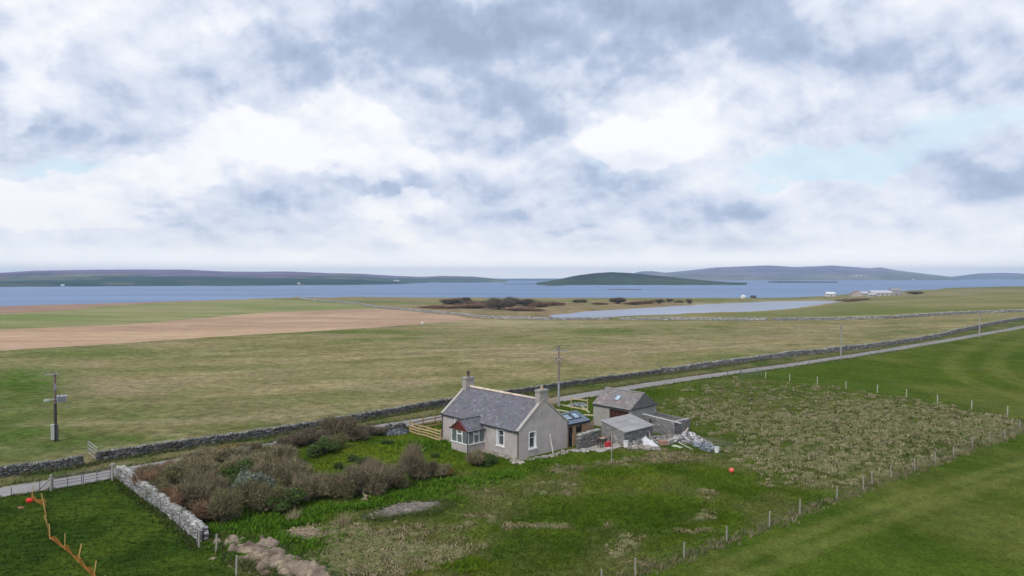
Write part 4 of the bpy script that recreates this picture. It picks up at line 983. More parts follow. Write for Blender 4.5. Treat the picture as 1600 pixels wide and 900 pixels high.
# ---- lean-to
LX0, LD, LZ0, LZ1 = -4.95, 3.05, 1.32, 1.98
lt = thing('lean_to_store', 'low rubble stone lean-to with a flat grey slab roof sloping toward the lawn', 'shed', tuple(SN), RZ)
m = MB()
for (x0, x1, y0, y1) in ((LX0 + .05, -.05, -LD + .08, -LD + .4), ): m.box(x0, x1, y0, y1, -.3, LZ0 - .02, (.10, .10, .09))
for x0, x1 in ((LX0 + .05, LX0 + .38), (-.38, -.05)): slab(m, [(-LD + .4, -.3), (-.05, -.3), (-.05, LZ1 - .06), (-LD + .4, LZ0 + .02)], [], lambda a, b, t, x0=x0: (x0 + t, a, b), .33, (.12, .12, .11))
m.box(LX0 + .38, -.38, -.35, -.05, -.3, LZ1 - .06, (.12, .12, .11))
m.build('wall', M_stone, lt)
def face_stones(parent, frame, w_, h0, h1, course=.14, slen=.30, col=(.15, .27), name='stones', holes=(), tint=(1, .98, .95)):
    m = MB(); z = 0
    while z < max(h0, h1):
        x = random.uniform(-.2, 0)
        hc = course * random.uniform(.75, 1.25)
        while x < w_:
            l = slen * random.uniform(.5, 1.6); a, b = max(0, x), min(w_, x + l - .02); hh_ = h0 + (h1 - h0) * (a + b) / 2 / w_
            x += l
            if b - a < .05 or z + hc * .5 > hh_: continue
            if any(a < q[1] and b > q[0] and z < q[3] and z + hc > q[2] for q in holes): continue
            z1 = min(z + hc - .015, hh_); t = random.uniform(.02, .06); g = random.uniform(*col) * (1.35 if random.random() < .1 else 1); cl = tuple(g * q for q in tint)
            j = lambda: random.uniform(-.008, .008)
            p = [frame(a + j(), z + j(), -t), frame(b + j(), z + j(), -t), frame(b + j(), z1 + j(), -t), frame(a + j(), z1 + j(), -t)]; q = [frame(a, z, .02), frame(b, z, .02), frame(b, z1, .02), frame(a, z1, .02)]
            m.poly(p, cl)
            for i in range(4): m.poly([p[i], q[i], q[(i + 1) % 4], p[(i + 1) % 4]], cl)
        z += hc
    return m.build(name, M_stone, parent, kind='stuff')
face_stones(lt, lambda a, b, t: (LX0 + .05 + a, -LD + .08 + t, b), -LX0 - .1, LZ0 - .03, LZ0 - .03, col=(.13, .22))
face_stones(lt, lambda a, b, t: (LX0 + .05 + t, -.05 - a, b), LD - .13, LZ1 - .09, LZ0 - .02, col=(.20, .30))
face_stones(lt, lambda a, b, t: (-.05 - t, -LD + .08 + a, b), LD - .13, LZ0 - .02, LZ1 - .09, col=(.14, .24))
n_r = 4; m = None
for i in range(5):
    for j in range(3):
        m = MB(); xa = LX0 - .06 + i * (-LX0 + .1) / 5; xb = xa + (-LX0 + .1) / 5 - .012; ya = -LD - .12 + j * (LD + .12) / 3; yb = ya + (LD + .12) / 3 + .05
        zt = lambda y: LZ0 + (LZ1 - LZ0) * (y + LD) / LD + .035
        k = random.uniform(.93, 1.06); o3 = .02 * j + random.uniform(0, .006); cl = (.30 * k, .295 * k, .30 * k)
        pts = [(xa, ya, zt(ya) + o3), (xb, ya, zt(ya) + o3), (xb, yb, zt(yb) + o3), (xa, yb, zt(yb) + o3)]; q = [(x, y, z - .07) for x, y, z in pts]
        m.poly(pts, cl); m.poly(q[::-1], cl)
        for i_ in range(4): m.poly([pts[i_], q[i_], q[(i_ + 1) % 4], pts[(i_ + 1) % 4]], cl)
        m.build('roof_slab', M_conc, lt)
# ---- roofless enclosure beside the shed
en = thing('roofless_byre', 'roofless square of grey stone walls joined to the right of the shed', 'ruin', tuple(SN), RZ)
EXa, EXb, EYd, Eh0, Eh1 = 2.0, 4.85, -4.35, 1.72, 1.5
def ewall(x0, y0, x1, y1, h0, h1, th, holes=(), col=(.16, .28), flip=1):
    L = math.hypot(x1 - x0, y1 - y0); tx, ty = (x1 - x0) / L, (y1 - y0) / L; nx, ny = -ty * flip, tx * flip
    m = MB(); fr = lambda a, b, t: (x0 + tx * a + nx * t, y0 + ty * a + ny * t, b)
    slab(m, [(0, -.3), (L, -.3), (L, h1), (0, h0)], [hole(*q) for q in holes], fr, th, (.13, .128, .125))
    wl = m.build('wall', M_stone, en)
    face_stones(wl, fr, L, h0 - .01, h1 - .01, .12, .28, col, holes=holes)
    face_stones(wl, lambda a, b, t: fr(L - a, b, th - t), L, h1 - .01, h0 - .01, .14, .3, (.13, .22), holes=[(L - q[1], L - q[0], q[2], q[3]) for q in holes])
    return wl
ewall(EXa, -.01, EXa, EYd, Eh0, Eh1 + .02, .38, holes=[(1.1, 1.32, .95, 1.28), (1.1, 1.34, .22, .62)], flip=1)
ewall(EXa + .385, EYd, EXb, EYd, Eh1, Eh1 - .03, .38, col=(.13, .21), flip=1)
ewall(EXb, EYd + .385, EXb, -.01, Eh1 - .03, Eh1 + .1, .36, col=(.15, .25), flip=1)
m = MB(); m.beam((EXa + .20, -.05, Eh0 + .05), (EXa + .20, EYd - .65, Eh1 - .01), .30, .06, (.46, .45, .43)); m.build('coping_strip', M_conc, en)
m = MB(); m.beam((EXa + .5, EYd + .19, Eh1 + .03), (EXb - .02, EYd + .19, Eh1 + .01), .3, .06, (.34, .33, .32)); m.build('coping_strip', M_conc, en)

# ---- yard wall beside the extension
ya_, yb_ = P(903, 703.5), P(936, 692.5)
yw = stone_wall('yard_wall', 'short thick stone wall of brown rubble between extension and lean-to', [(ya_.x, ya_.y), (yb_.x, yb_.y)], 1.45, .45, .13, .30, (.10, .24), (.30, .42), uneven=.05)
# boarded fence between extension and lean-to
bf = thing('board_fence', 'upright larch board screen in the gap between extension and lean-to', 'fence', tuple(Hloc(EX1 + .2, .35, 0)), RZ)
for i in range(9):
    k = random.uniform(.75, 1.15); m = MB(); m.box(i * .13, i * .13 + .115, 0, .025, .1, 1.95 + random.uniform(-.05, .15), (.36 * k, .25 * k, .17 * k)); m.build('board', M_wood, bf)
for z_ in (.5, 1.5): m = MB(); m.box(0, 1.17, .028, .07, z_, z_ + .1, (.3, .2, .12)); m.build('rail', M_wood, bf)
# patio
def flat_poly(name, px, z0, col, mt, label=None, cat=None, thick=.06, kind=None):
    pts = [P(*p) for p in px]; m = MB(); top = [(p.x, p.y, Hs(p.x, p.y) + z0) for p in pts]
    if sum((top[i][0] * top[(i + 1) % len(top)][1] - top[(i + 1) % len(top)][0] * top[i][1]) for i in range(len(top))) < 0: top = top[::-1]
    m.poly(top, col); q = [(x, y, z - thick - .1) for x, y, z in top]
    for i in range(len(top)): m.poly([top[i], q[i], q[(i + 1) % len(top)], top[(i + 1) % len(top)]], col)
    o = m.build(name, mt, kind=kind)
    if label: tag(o, label, cat)
    return o
flat_poly('patio', [(889, 703), (897, 706.5), (912, 705.5), (922, 703.5), (938, 707), (955, 702.5), (971, 698), (966, 693), (932, 692), (905, 700)], .03, (.36, .335, .30), M_conc, kind='structure')
flat_poly('path', [(858, 712), (872, 710), (890, 705), (889, 702.5), (866, 708.5)], .028, (.30, .27, .24), M_conc, kind='structure')
def rebase(owner, p):
    """move a thing's origin to its base, its parts staying where they are"""
    p = Vector(p); owner.location = p
    for ch in bpy.data.objects:
        if ch.parent == owner: ch.location = ch.location - p
for o in list(bpy.data.objects):
    if o.name.split('.')[0] in ('drystone_wall', 'garden_wall', 'yard_wall') and o.type == 'EMPTY':
        k = [ch for ch in bpy.data.objects if ch.parent == o][0]; v = k.data.vertices[0].co; rebase(o, (v.x, v.y, Hs(v.x, v.y)))

# ================================================================== FENCES
def post_wire_fence(name, label, pts, h=1.05, r=.05, col=(.34, .32, .28), wires=4, net=False, group=None, lean=.03, step=None):
    pts = [Vector((p[0], p[1], float(GZ(p[0], p[1])))) for p in pts]
    f = thing(name, label, 'fence', tuple(pts[0]), group=group); o = pts[0]
    m = MB(); m.tube((0, 0, -.2), (0, 0, h), r, r * .9, 7, col); me = m.mesh('post', M_wood)
    tops = []
    for i, p in enumerate(pts):
        rx, ry = random.gauss(0, lean), random.gauss(0, lean)
        q = link('post', me, f, loc=p - o, rot=(rx, ry, random.random() * 6)); s_ = random.uniform(.92, 1.08); q.scale = (1, 1, s_)
        tops.append((p - o, h * s_))
    for k in range(wires):
        m = MB(); fr = .18 + .76 * k / max(1, wires - 1)
        for (a, ha), (b, hb) in zip(tops[:-1], tops[1:]): m.tube(a + Vector((0, 0, ha * fr)), b + Vector((0, 0, hb * fr)), .005, .005, 3, (.16, .16, .15), caps=False)
        m.build('wire', M_metal, f)
    if net:
        m = MB()
        for (a, ha), (b, hb) in zip(tops[:-1], tops[1:]):
            n = int((b - a).length / .3)
            for i in range(n):
                p = a.lerp(b, i / n); m.tube(p + Vector((0, 0, .15)), p + Vector((0, 0, .8)), .0025, .0025, 3, (.14, .15, .13), caps=False)
        m.build('wire_net', M_metal, f, kind='stuff')
    return f
nf_px = [(940, 923), (992.5, 900), (1069, 872), (1135.5, 847), (1202, 821.6), (1249.6, 803.6), (1307.5, 780), (1349, 767), (1362.7, 759), (1392, 748), (1429, 736), (1461.7, 723.5), (1490, 713), (1519.6, 701.6), (1546.6, 692), (1570, 686), (1593, 673), (1621, 662), (1650, 650), (1680, 640)]
post_wire_fence('wire_fence', 'long post and wire fence climbing diagonally from bottom centre to the right edge', PP(nf_px), 1.08, .055, (.30, .285, .25), 4, True)
ff_px = [(1196, 591), (1234, 595.7), (1277, 600), (1322, 607.5), (1370.5, 614), (1416, 621.5), (1465, 630.5), (1518, 639.5), (1574, 650), (1621, 661)]
post_wire_fence('wire_fence', 'post and wire fence between the tussocky ground and the smooth green meadow', PP(ff_px), 1.15, .07, (.42, .40, .33), 3)
rs = [p for p in offset_path(ROAD_C, -ROAD_W / 2 - 1.5)]; a0 = P(1197, 584).x; rs = resample([p for p in rs if p[0] > a0 and p[0] < 260], 1.0)[::4]
post_wire_fence('wire_fence', 'line of grey posts along the near edge of the road, upper right', rs, 1.1, .05, (.22, .21, .20), 3)
post_wire_fence('wire_fence', 'two thin posts with net beyond the garden wall corner, lower left', PP([(311, 855), (338, 862.5), (369, 899), (402, 935)]), 1.1, .055, (.36, .34, .30), 3, True)
post_wire_fence('wire_fence', 'thin dark posts and wire along the outside of the garden wall', PP([(189, 752), (228, 785), (250, 806), (281, 832), (309, 855)]), 1.05, .03, (.12, .115, .11), 3)
post_wire_fence('wire_fence', 'short run of small posts beside the road left of the field gate', PP([(-60, 790), (-20, 783), (18, 776), (62, 768)]), .8, .035, (.16, .15, .15), 2)
# orange mesh fence
of = PP([(50, 781), (70, 793), (78, 842), (101, 859), (122, 878), (146, 904), (165, 925)])
po = Vector((of[0][0], of[0][1], float(GZ(*of[0])))); f = thing('mesh_fence', 'orange plastic mesh barrier on wooden stakes sagging down the left paddock', 'fence', tuple(po))
m = MB(); m.box(-.03, .03, -.025, .025, -.2, 1.05, (.50, .33, .12)); sme = m.mesh('stake', M_wood); hts = []
stk = resample(of, 2.3)
for (x, y) in stk:
    z = float(GZ(x, y)); link('stake', sme, f, loc=Vector((x, y, z)) - po, rot=(random.gauss(0, .12), random.gauss(0, .12), random.random() * 3)).scale = (1, 1, random.uniform(.8, 1.15))
fine_ = resample(stk, .12); m = MB(); grid = []
for i, (x, y) in enumerate(fine_):
    s = i * .12; top = .36 + .14 * math.cos(2 * math.pi * s / 2.3) + .10 * (float(vnoise(s * .5, 3.3)) - .5); lean = (float(vnoise(s * .4, 8.1)) - .5) * .5
    z = float(GZ(x, y)); grid.append([Vector((x + lean * k / 8, y - lean * .4 * k / 8, z + .04 + top * k / 8)) - po for k in range(9)])
OR = (.42, .16, .04)
for i in range(len(grid) - 1):
    for k in range(9):
        a, b = grid[i][k], grid[i + 1][k]; h_ = Vector((0, 0, .010)); m.poly([a - h_, b - h_, b + h_, a + h_], OR)
    if i % 1 == 0:
        d = (grid[i + 1][0] - grid[i][0]).normalized() * .009
        m.poly([grid[i][0] - d, grid[i][0] + d, grid[i][8] + d, grid[i][8] - d], OR)
m.build('plastic_mesh', mat('orange_plastic', rough=.5, noise=(3, .15)), f, kind='stuff')
# red jerrycan-like tub and orange scrap
def lump(name, label, cat, px, sz, col, mt, seed=0, flat=1.0, rz=0, parent=None, sub=2, amp=.3):
    import bmesh
    bm = bmesh.new(); bmesh.ops.create_icosphere(bm, subdivisions=sub, radius=1)
    for v in bm.verts:
        n = float(fbm(v.co.x * 1.7 + seed * 7 + v.co.z, v.co.y * 1.7 - seed * 3 + v.co.z * 2, 1.0, 3, seed)) - .5
        v.co *= 1 + n * amp * 2; v.co.x *= sz[0] / 2; v.co.y *= sz[1] / 2; v.co.z = max(v.co.z * sz[2] * .62 + sz[2] * .38, -.08)
    me = bpy.data.meshes.new(name); bm.to_mesh(me); bm.free(); me.materials.append(mt)
    at = me.color_attributes.new('Col', 'FLOAT_COLOR', 'CORNER'); at.data.foreach_set('color', np.tile(np.array([*col, 1], np.float32), len(me.loops)))
    p = px if isinstance(px, Vector) else P(*px); o = link(name, me, parent, loc=(p.x, p.y, float(GZ(p.x, p.y)) if not parent else p.z), rot=(0, 0, rz))
    if label: tag(o, label, cat)
    return o
lump('fuel_can', 'small bright red container lying by the top of the orange mesh fence', 'container', (46, 784), (.55, .32, .32), (.62, .02, .02), M_paint_c, 3, amp=.18)
lump('plastic_scrap', 'faded orange scrap of mesh on the grass below the red container', 'scrap', (33, 794), (.5, .25, .10), (.36, .14, .08), M_paint_c, 4, amp=.45)

# timber post and rail fences
def rail_fence(name, label, px, h=1.15, rails=4, post=.12, col=(.42, .31, .16), group=None, rh=.14, pts=None, over=0.0):
    pts = pts or [P(*p) for p in px]; pts = [Vector((p.x, p.y, Hs(p.x, p.y))) for p in pts]
    f = thing(name, label, 'fence', tuple(pts[0]), group=group); o = pts[0]
    for p in pts:
        m = MB(); a = math.atan2(pts[-1].y - pts[0].y, pts[-1].x - pts[0].x); k = random.uniform(.85, 1.05)
        M_ = Matrix.Translation(p - o) @ Matrix.Rotation(a, 4, 'Z'); m.box(-post / 2, post / 2, -post / 2, post / 2, -.2, h + .12, tuple(v * k * .85 for v in col), M_); m.build('post', M_wood, f)
    for a, b in zip(pts[:-1], pts[1:]):
        for r in range(rails):
            z = .16 + (h - .24) * r / max(1, rails - 1) + random.uniform(-.02, .02); k = random.uniform(.9, 1.25); m = MB(); d = (b - a).normalized(); side = Vector((d.y, -d.x, 0)) * (post / 2 + .022)
            m.beam(a - o + side + Vector((0, 0, z)) + d * .01, b - o + side + Vector((0, 0, z)) - d * .01, .035, rh, tuple(v * k for v in col)); m.build('rail', M_wood, f)
    return f
rail_fence('timber_fence', 'new yellow timber post and rail fence joined to the left end of the cottage', [(640.5, 675), (655, 680), (668, 683), (681, 687.5), (689, 690)], 1.15, 4)
q0 = Hloc(.2, HL + .2, 0)
rail_fence('timber_fence', 'weathered timber rails running parallel to the road behind the new yellow fence', [(641, 674), (661, 669), (680, 665.5), (699, 662)], 1.0, 3, .09, (.36, .22, .12))
rail_fence('timber_fence', 'short stack of timber rails beside the foot of the power pole', [(858, 637), (872, 633)], 1.25, 5, .12, (.50, .36, .19))
rail_fence('timber_fence', 'half built timber fence with two tall posts between power pole and shed', [(892.5, 638), (918, 641)], 1.35, 2, .14, (.48, .38, .23))
for (p, q, lb) in (((875, 633), (914, 641), 'long pale rail resting low beside the power pole toward the shed'), ((864, 640), (909, 648.5), 'long pale green timber lying on the grass behind the cottage roof'), ((912, 649), (928, 650), 'short pale timber lying at the shed corner'), ((904, 631), (921, 646), 'pale timber propped against the half built fence post')):
    a, b = P(*p), P(*q); m = MB(); z0 = .42 if 'rail' in lb[:10] else .1
    m.beam((0, 0, z0 if z0 > .2 else .08), tuple(Vector((b.x - a.x, b.y - a.y, b.z - a.z + (z0 if z0 > .2 else .08)))), .10, .14, (.50, .50, .32)); o = m.build('timber', M_wood, loc=a); tag(o, lb, 'timber')

# gates
def metal_gate(name, label, a, b, h=1.15, bars=5, col=(.17, .18, .20), vert=(.0, .33, .66, 1.0), br=.03, cat='gate'):
    a = Vector((a[0], a[1], float(GZ(a[0], a[1])))); b = Vector((b[0], b[1], float(GZ(b[0], b[1])))); g = thing(name, label, cat, tuple(a)); d = b - a
    for k in range(bars):
        z = .16 + (h - .16) * (k / (bars - 1)) ** .85; m = MB(); m.tube((0, 0, z), tuple(d + Vector((0, 0, z))), br * .8, br * .8, 6, col); m.build('bar', M_metal, g)
    for f_ in vert:
        m = MB(); p = d * f_; m.tube(tuple(p + Vector((0, 0, .12))), tuple(p + Vector((0, 0, h + .02))), br, br, 6, col); m.build('upright', M_metal, g)
    return g
ga, gb = P(80, 767), P(176, 751)
gm = ((ga.x + gb.x) / 2, (ga.y + gb.y) / 2)
metal_gate('field_gate', 'left leaf of the long grey barred gates at the roadside, beside the strutted post', (ga.x + .15, ga.y), (gm[0] - .06, gm[1] - .02), 1.15, vert=(0, .5, 1))
metal_gate('field_gate', 'right leaf of the long grey barred gates, hinged by the garden wall corner', (gm[0] + .06, gm[1]), (gb.x - .2, gb.y), 1.15, vert=(0, .5, 1))
for p, lb, strut in ((ga, 'thick grey gate post with a diagonal strut, left of the long gate', True), (gb, 'stout capped gate post standing at the corner of the garden wall', False)):
    t_ = thing('gate_post', lb, 'post', (p.x, p.y, float(GZ(p.x, p.y)))); m = MB(); m.tube((0, 0, -.2), (0, 0, 1.3), .10, .09, 8, (.30, .30, .27)); m.build('post', M_wood, t_)
    if strut: m = MB(); m.tube((-1.0, -.15, 0), (-.03, 0, 1.0), .05, .05, 6, (.28, .28, .25)); m.build('strut', M_wood, t_); m = MB(); m.tube((-.25, 0, .95), (.2, 0, 1.0), .05, .05, 6, (.3, .3, .27)); m.build('brace', M_wood, t_)
    else: m = MB(); m.box(-.14, .14, -.14, .14, 1.302, 1.42, (.34, .34, .32)); m.build('cap', M_conc, t_)
a, b = P(133, 712), P(149, 722); metal_gate('field_gate', 'small pale bleached gate leaning in a gap of the roadside wall near the left pole', (a.x, a.y + .5), (b.x, b.y + .3), 1.25, 4, (.36, .36, .33), (0, .3, .6, 1), .045)
a, b = P(1158, 591), P(1190, 589); metal_gate('field_gate', 'small grey gate at the corner where the tussocky ground meets the road', (a.x, a.y), (b.x, b.y), 1.15, 5, (.20, .23, .22), (0, .5, 1))
for u, v, lb in ((1157.5, 591, 'thick dark gate post left of the small grey roadside gate'), (1184, 588, 'dark short post right of the small grey roadside gate'), (1137, 591, 'thin lone post by the road left of the small grey gate')):
    p = P(u, v); m = MB(); r_ = .11 if 'thick' in lb else .07; m.tube((0, 0, -.2), (0, 0, 1.45 if r_ > .1 else 1.2), r_, r_ * .9, 8, (.13, .12, .11)); o = m.build('gate_post', M_wood, loc=(p.x, p.y, float(GZ(p.x, p.y)))); tag(o, lb, 'post')

# ================================================================== POWER POLES
def pole(label, u, v, h, kind, col=(.20, .17, .15), rz=R(40), scale=1):
    p = P(u, v); z = float(GZ(p.x, p.y)); t_ = thing('power_pole', label, 'power pole', (p.x, p.y, z), rz, 'poles of the power line')
    m = MB()
    if kind == 'mid': m.tube((0, 0, -.3), (0, 0, h * .42), .155, .14, 10, (.30, .31, .32)); m.tube((0, 0, h * .42), (0, 0, h), .14, .095, 10, (.22, .17, .15))
    elif kind == 'left': m.tube((0, 0, -.3), (0, 0, h * .55), .15, .13, 10, (.05, .045, .045)); m.tube((0, 0, h * .55), (0, 0, h), .13, .10, 10, (.17, .12, .11))
    else: m.tube((0, 0, -.3), (0, 0, h), .15 * scale, .10 * scale, 8, col)
    m.build('pole', M_wood, t_)
    def arm(z, L, x0=-.5, tz=0):
        m = MB(); m.beam((x0 * L, -.12, z), ((1 + x0) * L, -.12, z + tz), .10, .12, (.32, .31, .32)); m.build('crossarm', M_wood, t_)
    def ins(x, z, s_=1):
        m = MB()
        for k in range(3): m.tube((x, -.12, z + .07 * k * s_), (x, -.12, z + (.07 * k + .05) * s_), .07 * s_, .045 * s_, 8, (.08, .05, .045))
        m.build('insulator', M_paint_c, t_)
    if kind == 'left':
        arm(h - .12, 1.25, -.72, .02); ins(-.85, h - .02); ins(.30, h + .02); ins(-.25, h + .02)
        m = MB(); m.box(-.12, .12, -.16, .16, h - 1.75, h - 1.1, (.30, .28, .30)); m.build('fuse_bracket', M_metal, t_)
        m = MB(); m.box(.18, 1.0, -.32, .22, h - 3.05, h - 2.45, (.42, .43, .46)); m.box(.14, 1.04, -.36, .26, h - 2.448, h - 2.38, (.46, .47, .5))
        tr = m.build('transformer', M_metal, t_)
        for k in range(4):
            m = MB(); m.box(.25 + k * .19, .33 + k * .19, -.40, -.325, h - 3.0, h - 2.52, (.25, .25, .28)); m.build('cooling_fin', M_metal, tr)
        for k in range(2): m = MB(); m.tube((.38 + k * .4, -.05, h - 2.378), (.38 + k * .4, -.05, h - 2.1), .05, .03, 6, (.10, .08, .08)); m.build('insulator', M_paint_c, tr)
        m = MB(); m.beam((-.95, -.05, h - 2.85), (.2, -.05, h - 2.7), .12, .1, (.45, .45, .46)); m.box(-1.0, -.55, -.18, .1, h - 2.9, h - 2.72, (.55, .55, .54)); m.build('bracket', M_metal, t_)
        m = MB(); m.box(-.36, -.05, -.42, -.14, .25, 1.75, (.55, .55, .52)); m.box(-.38, -.03, -.44, -.12, 1.752, 1.81, (.60, .60, .58)); m.build('meter_cabinet', M_metal, t_)
        m = MB(); m.box(-.02, .26, -.34, .0, .1, 1.7, (.05, .05, .055)); m.build('meter_box', M_paint_c, t_)
    elif kind == 'mid':
        arm(h - .75, 1.9); arm(h - 1.9, .8)
        for x in (-.32, .12): ins(x, h - .25, 1.1)
        m = MB(); m.beam((-.32, -.12, h - .25), (0, -.08, h - .72), .05, .05, (.2, .2, .2)); m.beam((.12, -.12, h - .25), (0, -.08, h - .72), .05, .05, (.2, .2, .2)); m.build('brace', M_metal, t_)
        for x in (-.34, .32):
            m = MB(); m.tube((x, -.12, h - 1.84), (x, -.12, h - 1.6), .09, .06, 8, (.10, .09, .12)); m.build('insulator', M_paint_c, t_)
            m = MB(); m.tube((x, -.12, h - 2.5), (x, -.12, h - 1.96), .035, .05, 6, (.35, .33, .35)); m.build('fuse', M_metal, t_)
    else: arm(h - .3, 1.6 * scale); ins(-.6 * scale, h - .2, scale); ins(.6 * scale, h - .2, scale)
    return t_
pole('tall dark pole with a pale transformer and ground cabinet, standing alone at the left', 87, 689, 7.1, 'left', rz=R(25))
pole('power pole with grey lower half just behind the right end of the cottage roof', 873, 635, 8.05, 'mid', rz=R(0))
pole('thin grey power pole beside the road, right of centre near the bend of fence posts', 1313.8, 562, 7.0, 'far', (.30, .29, .28))
pole('thin grey power pole farthest up the road near the right edge', 1530.3, 527.5, 7.0, 'far', (.32, .31, .30), scale=1.2)

# ================================================================== THINGS ABOUT THE YARD
p = P(955.5, 725); t_ = thing('washing_pole', 'slim pale washing pole on the lawn in front of the lean-to', 'pole', (p.x, p.y, 0), RZ)
m = MB(); m.tube((0, 0, -.2), (0, 0, 3.0), .045, .035, 8, (.42, .42, .38)); m.build('pole', M_metal, t_)
m = MB(); m.tube((-.3, .1, 2.9), (.3, -.1, 2.95), .02, .02, 6, (.3, .3, .28)); m.build('crossbar', M_metal, t_)
p = P(1143, 739); b_ = lump('buoy', 'round salmon red fishing buoy lying on the open grass', 'buoy', p, (.01, .01, .01), (1, 1, 1), M_paint_c); bpy.data.objects.remove(b_)
bz = float(GZ(p.x, p.y)); t_ = thing('buoy', 'round salmon red fishing buoy lying on the open grass', 'buoy', (p.x, p.y, bz), R(30))
import bmesh
bm = bmesh.new(); bmesh.ops.create_uvsphere(bm, u_segments=24, v_segments=16, radius=.225); me = bpy.data.meshes.new('float'); bm.to_mesh(me); bm.free()
for q in me.polygons: q.use_smooth = True
me.materials.append(M_paint_c); at = me.color_attributes.new('Col', 'FLOAT_COLOR', 'CORNER'); at.data.foreach_set('color', np.tile(np.array([.72, .13, .09, 1], np.float32), len(me.loops))); link('float', me, t_, loc=(0, 0, .24))
m = MB(); m.tube((.17, 0, .15), (.29, 0, .08), .06, .045, 8, (.45, .08, .06)); m.build('eye', M_paint_c, t_)
def bucket(label, u, v, r=.26, h=.62, col=(.72, .72, .70), name='bucket'):
    p = P(u, v); t_ = thing(name, label, 'bucket', (p.x, p.y, float(GZ(p.x, p.y))))
    m = MB(); m.tube((0, 0, 0), (0, 0, h), r * .85, r, 14, col, caps=True); m.build('body', M_paint, t_)
    m = MB(); m.tube((0, 0, h + .002), (0, 0, h + .05), r * 1.06, r * 1.06, 14, (.45, .46, .47)); m.build('rim', M_paint, t_)
bucket('white drum standing beside the lean-to at the edge of the patio', 978, 699)
bucket('white tub at the far right end of the rubble heap', 1120, 707, .24, .5)
# table, stool and red thing on patio
a = P(938, 697); t_ = thing('patio_table', 'small rough table with pale top against the lean-to wall', 'table', (a.x, a.y, .03), RZ)
m = MB(); m.box(-.1, 1.35, -.35, .35, .72, .77, (.20, .12, .09)); m.box(-.14, .42, -.38, -.02, .772, .80, (.40, .33, .25)); m.build('tabletop', M_wood, t_)
for x, y in ((0, -.28), (1.25, -.28), (0, .28), (1.25, .28)): m = MB(); m.box(x - .035, x + .035, y - .035, y + .035, 0, .72, (.06, .05, .05)); m.build('leg', M_wood, t_)
a = P(946, 700); t_ = thing('stool', 'dark stool in front of the patio table', 'stool', (a.x - .5, a.y, .03), RZ); m = MB(); m.box(-.2, .2, -.2, .2, .42, .46, (.10, .07, .06)); m.build('seat', M_wood, t_)
for x, y in ((-.16, -.16), (.16, -.16), (-.16, .16), (.16, .16)): m = MB(); m.box(x - .02, x + .02, y - .02, y + .02, 0, .42, (.08, .06, .05)); m.build('leg', M_wood, t_)
a = P(951, 699); t_ = thing('crate', 'bright red plastic crate standing beside the patio table', 'crate', (a.x, a.y, .03), RZ)
m = MB(); RD = (.42, .03, .045)
for x0, x1, y0, y1, z0, z1 in ((-.32, .32, -.22, .22, 0, .03), (-.32, -.29, -.22, .22, .03, .5), (.29, .32, -.22, .22, .03, .5), (-.29, .29, -.22, -.19, .03, .5), (-.29, .29, .19, .22, .03, .5)): m.box(x0, x1, y0, y1, z0, z1, RD)
m.build('body', M_paint_c, t_)
m = MB(); m.box(-.34, .34, -.24, .24, .502, .54, (.38, .04, .05)); m.build('lid', M_paint_c, t_)
a = P(951, 703); m = MB()
for k in range(3): m.box(-.35, .35, -.25, .25, k * .06, k * .06 + .05, (.50, .38, .36) if k % 2 else (.45, .42, .40), Matrix.Rotation(R(20 + k * 8), 4, 'Z'))
o = m.build('paving_stack', M_conc, loc=(a.x, a.y, .03)); o.name = 'paving_stack'; tag(o, 'little stack of pinkish slabs in front of the red crate', 'slabs')
# plastic sheeting
def sheet(label, pts_px, hts, col=(.60, .60, .63), seed=1, name='plastic_sheet', mt=None, cat='plastic sheet', wdt=.55):
    """crumpled cover draped over a heap, along a line"""
    c_ = [P(*p) for p in pts_px]; path = resample([(p.x, p.y) for p in c_], .12); n = len(path); V = []; m_ = 15
    o0 = Vector((path[0][0], path[0][1], 0)); hs = np.interp(np.linspace(0, 1, n), np.linspace(0, 1, len(hts)), hts)
    for i, (x, y) in enumerate(path):
        a = path[max(0, i - 1)]; b = path[min(n - 1, i + 1)]; tx, ty = b[0] - a[0], b[1] - a[1]; L = math.hypot(tx, ty); nx, ny = -ty / L, tx / L
        for k in range(m_):
            q = k / (m_ - 1) * 2 - 1; wd = wdt * (1 + (float(vnoise(i * .25, seed)) - .5) * .8) * math.sin(math.pi * min(1, max(.12, (i + 2) / (n + 3)))) ** .4
            z = hs[i] * max(0, 1 - abs(q) ** 2.2) * (1 + (float(fbm(i * .45, k * .6 + seed, 1, 3, 3)) - .5) * 2.4) + .03
            j = (float(vnoise(i * .5 + 5, k * .6 + seed)) - .5) * .28
            V.append((x + nx * (q * wd + j) - o0.x, y + ny * (q * wd + j) - o0.y, z + float(GZ(x, y))))
    Fc = [(i * m_ + k, i * m_ + k + 1, (i + 1) * m_ + k + 1, (i + 1) * m_ + k) for i in range(n - 1) for k in range(m_ - 1)]
    cc = np.tile(col, (len(Fc), 1)) * rng.uniform(.92, 1.04, (len(Fc), 1))
    o = link(name, np_mesh(name, V, Fc, mt or M_plastic, cc), loc=o0); return tag(o, label, cat)
sheet('crumpled bright white plastic sheeting over a heap right of the lean-to', [(1004, 691), (1010, 694), (1018, 697), (1027, 700)], [.35, .52, .34, .42, .30, .15], seed=2, wdt=.62)
sheet('torn white plastic mixed into the rubble at the right of the byre', [(1072, 685), (1080, 687), (1090, 692), (1098, 695)], [.45, .55, .5, .35, .2], seed=6, wdt=.4)
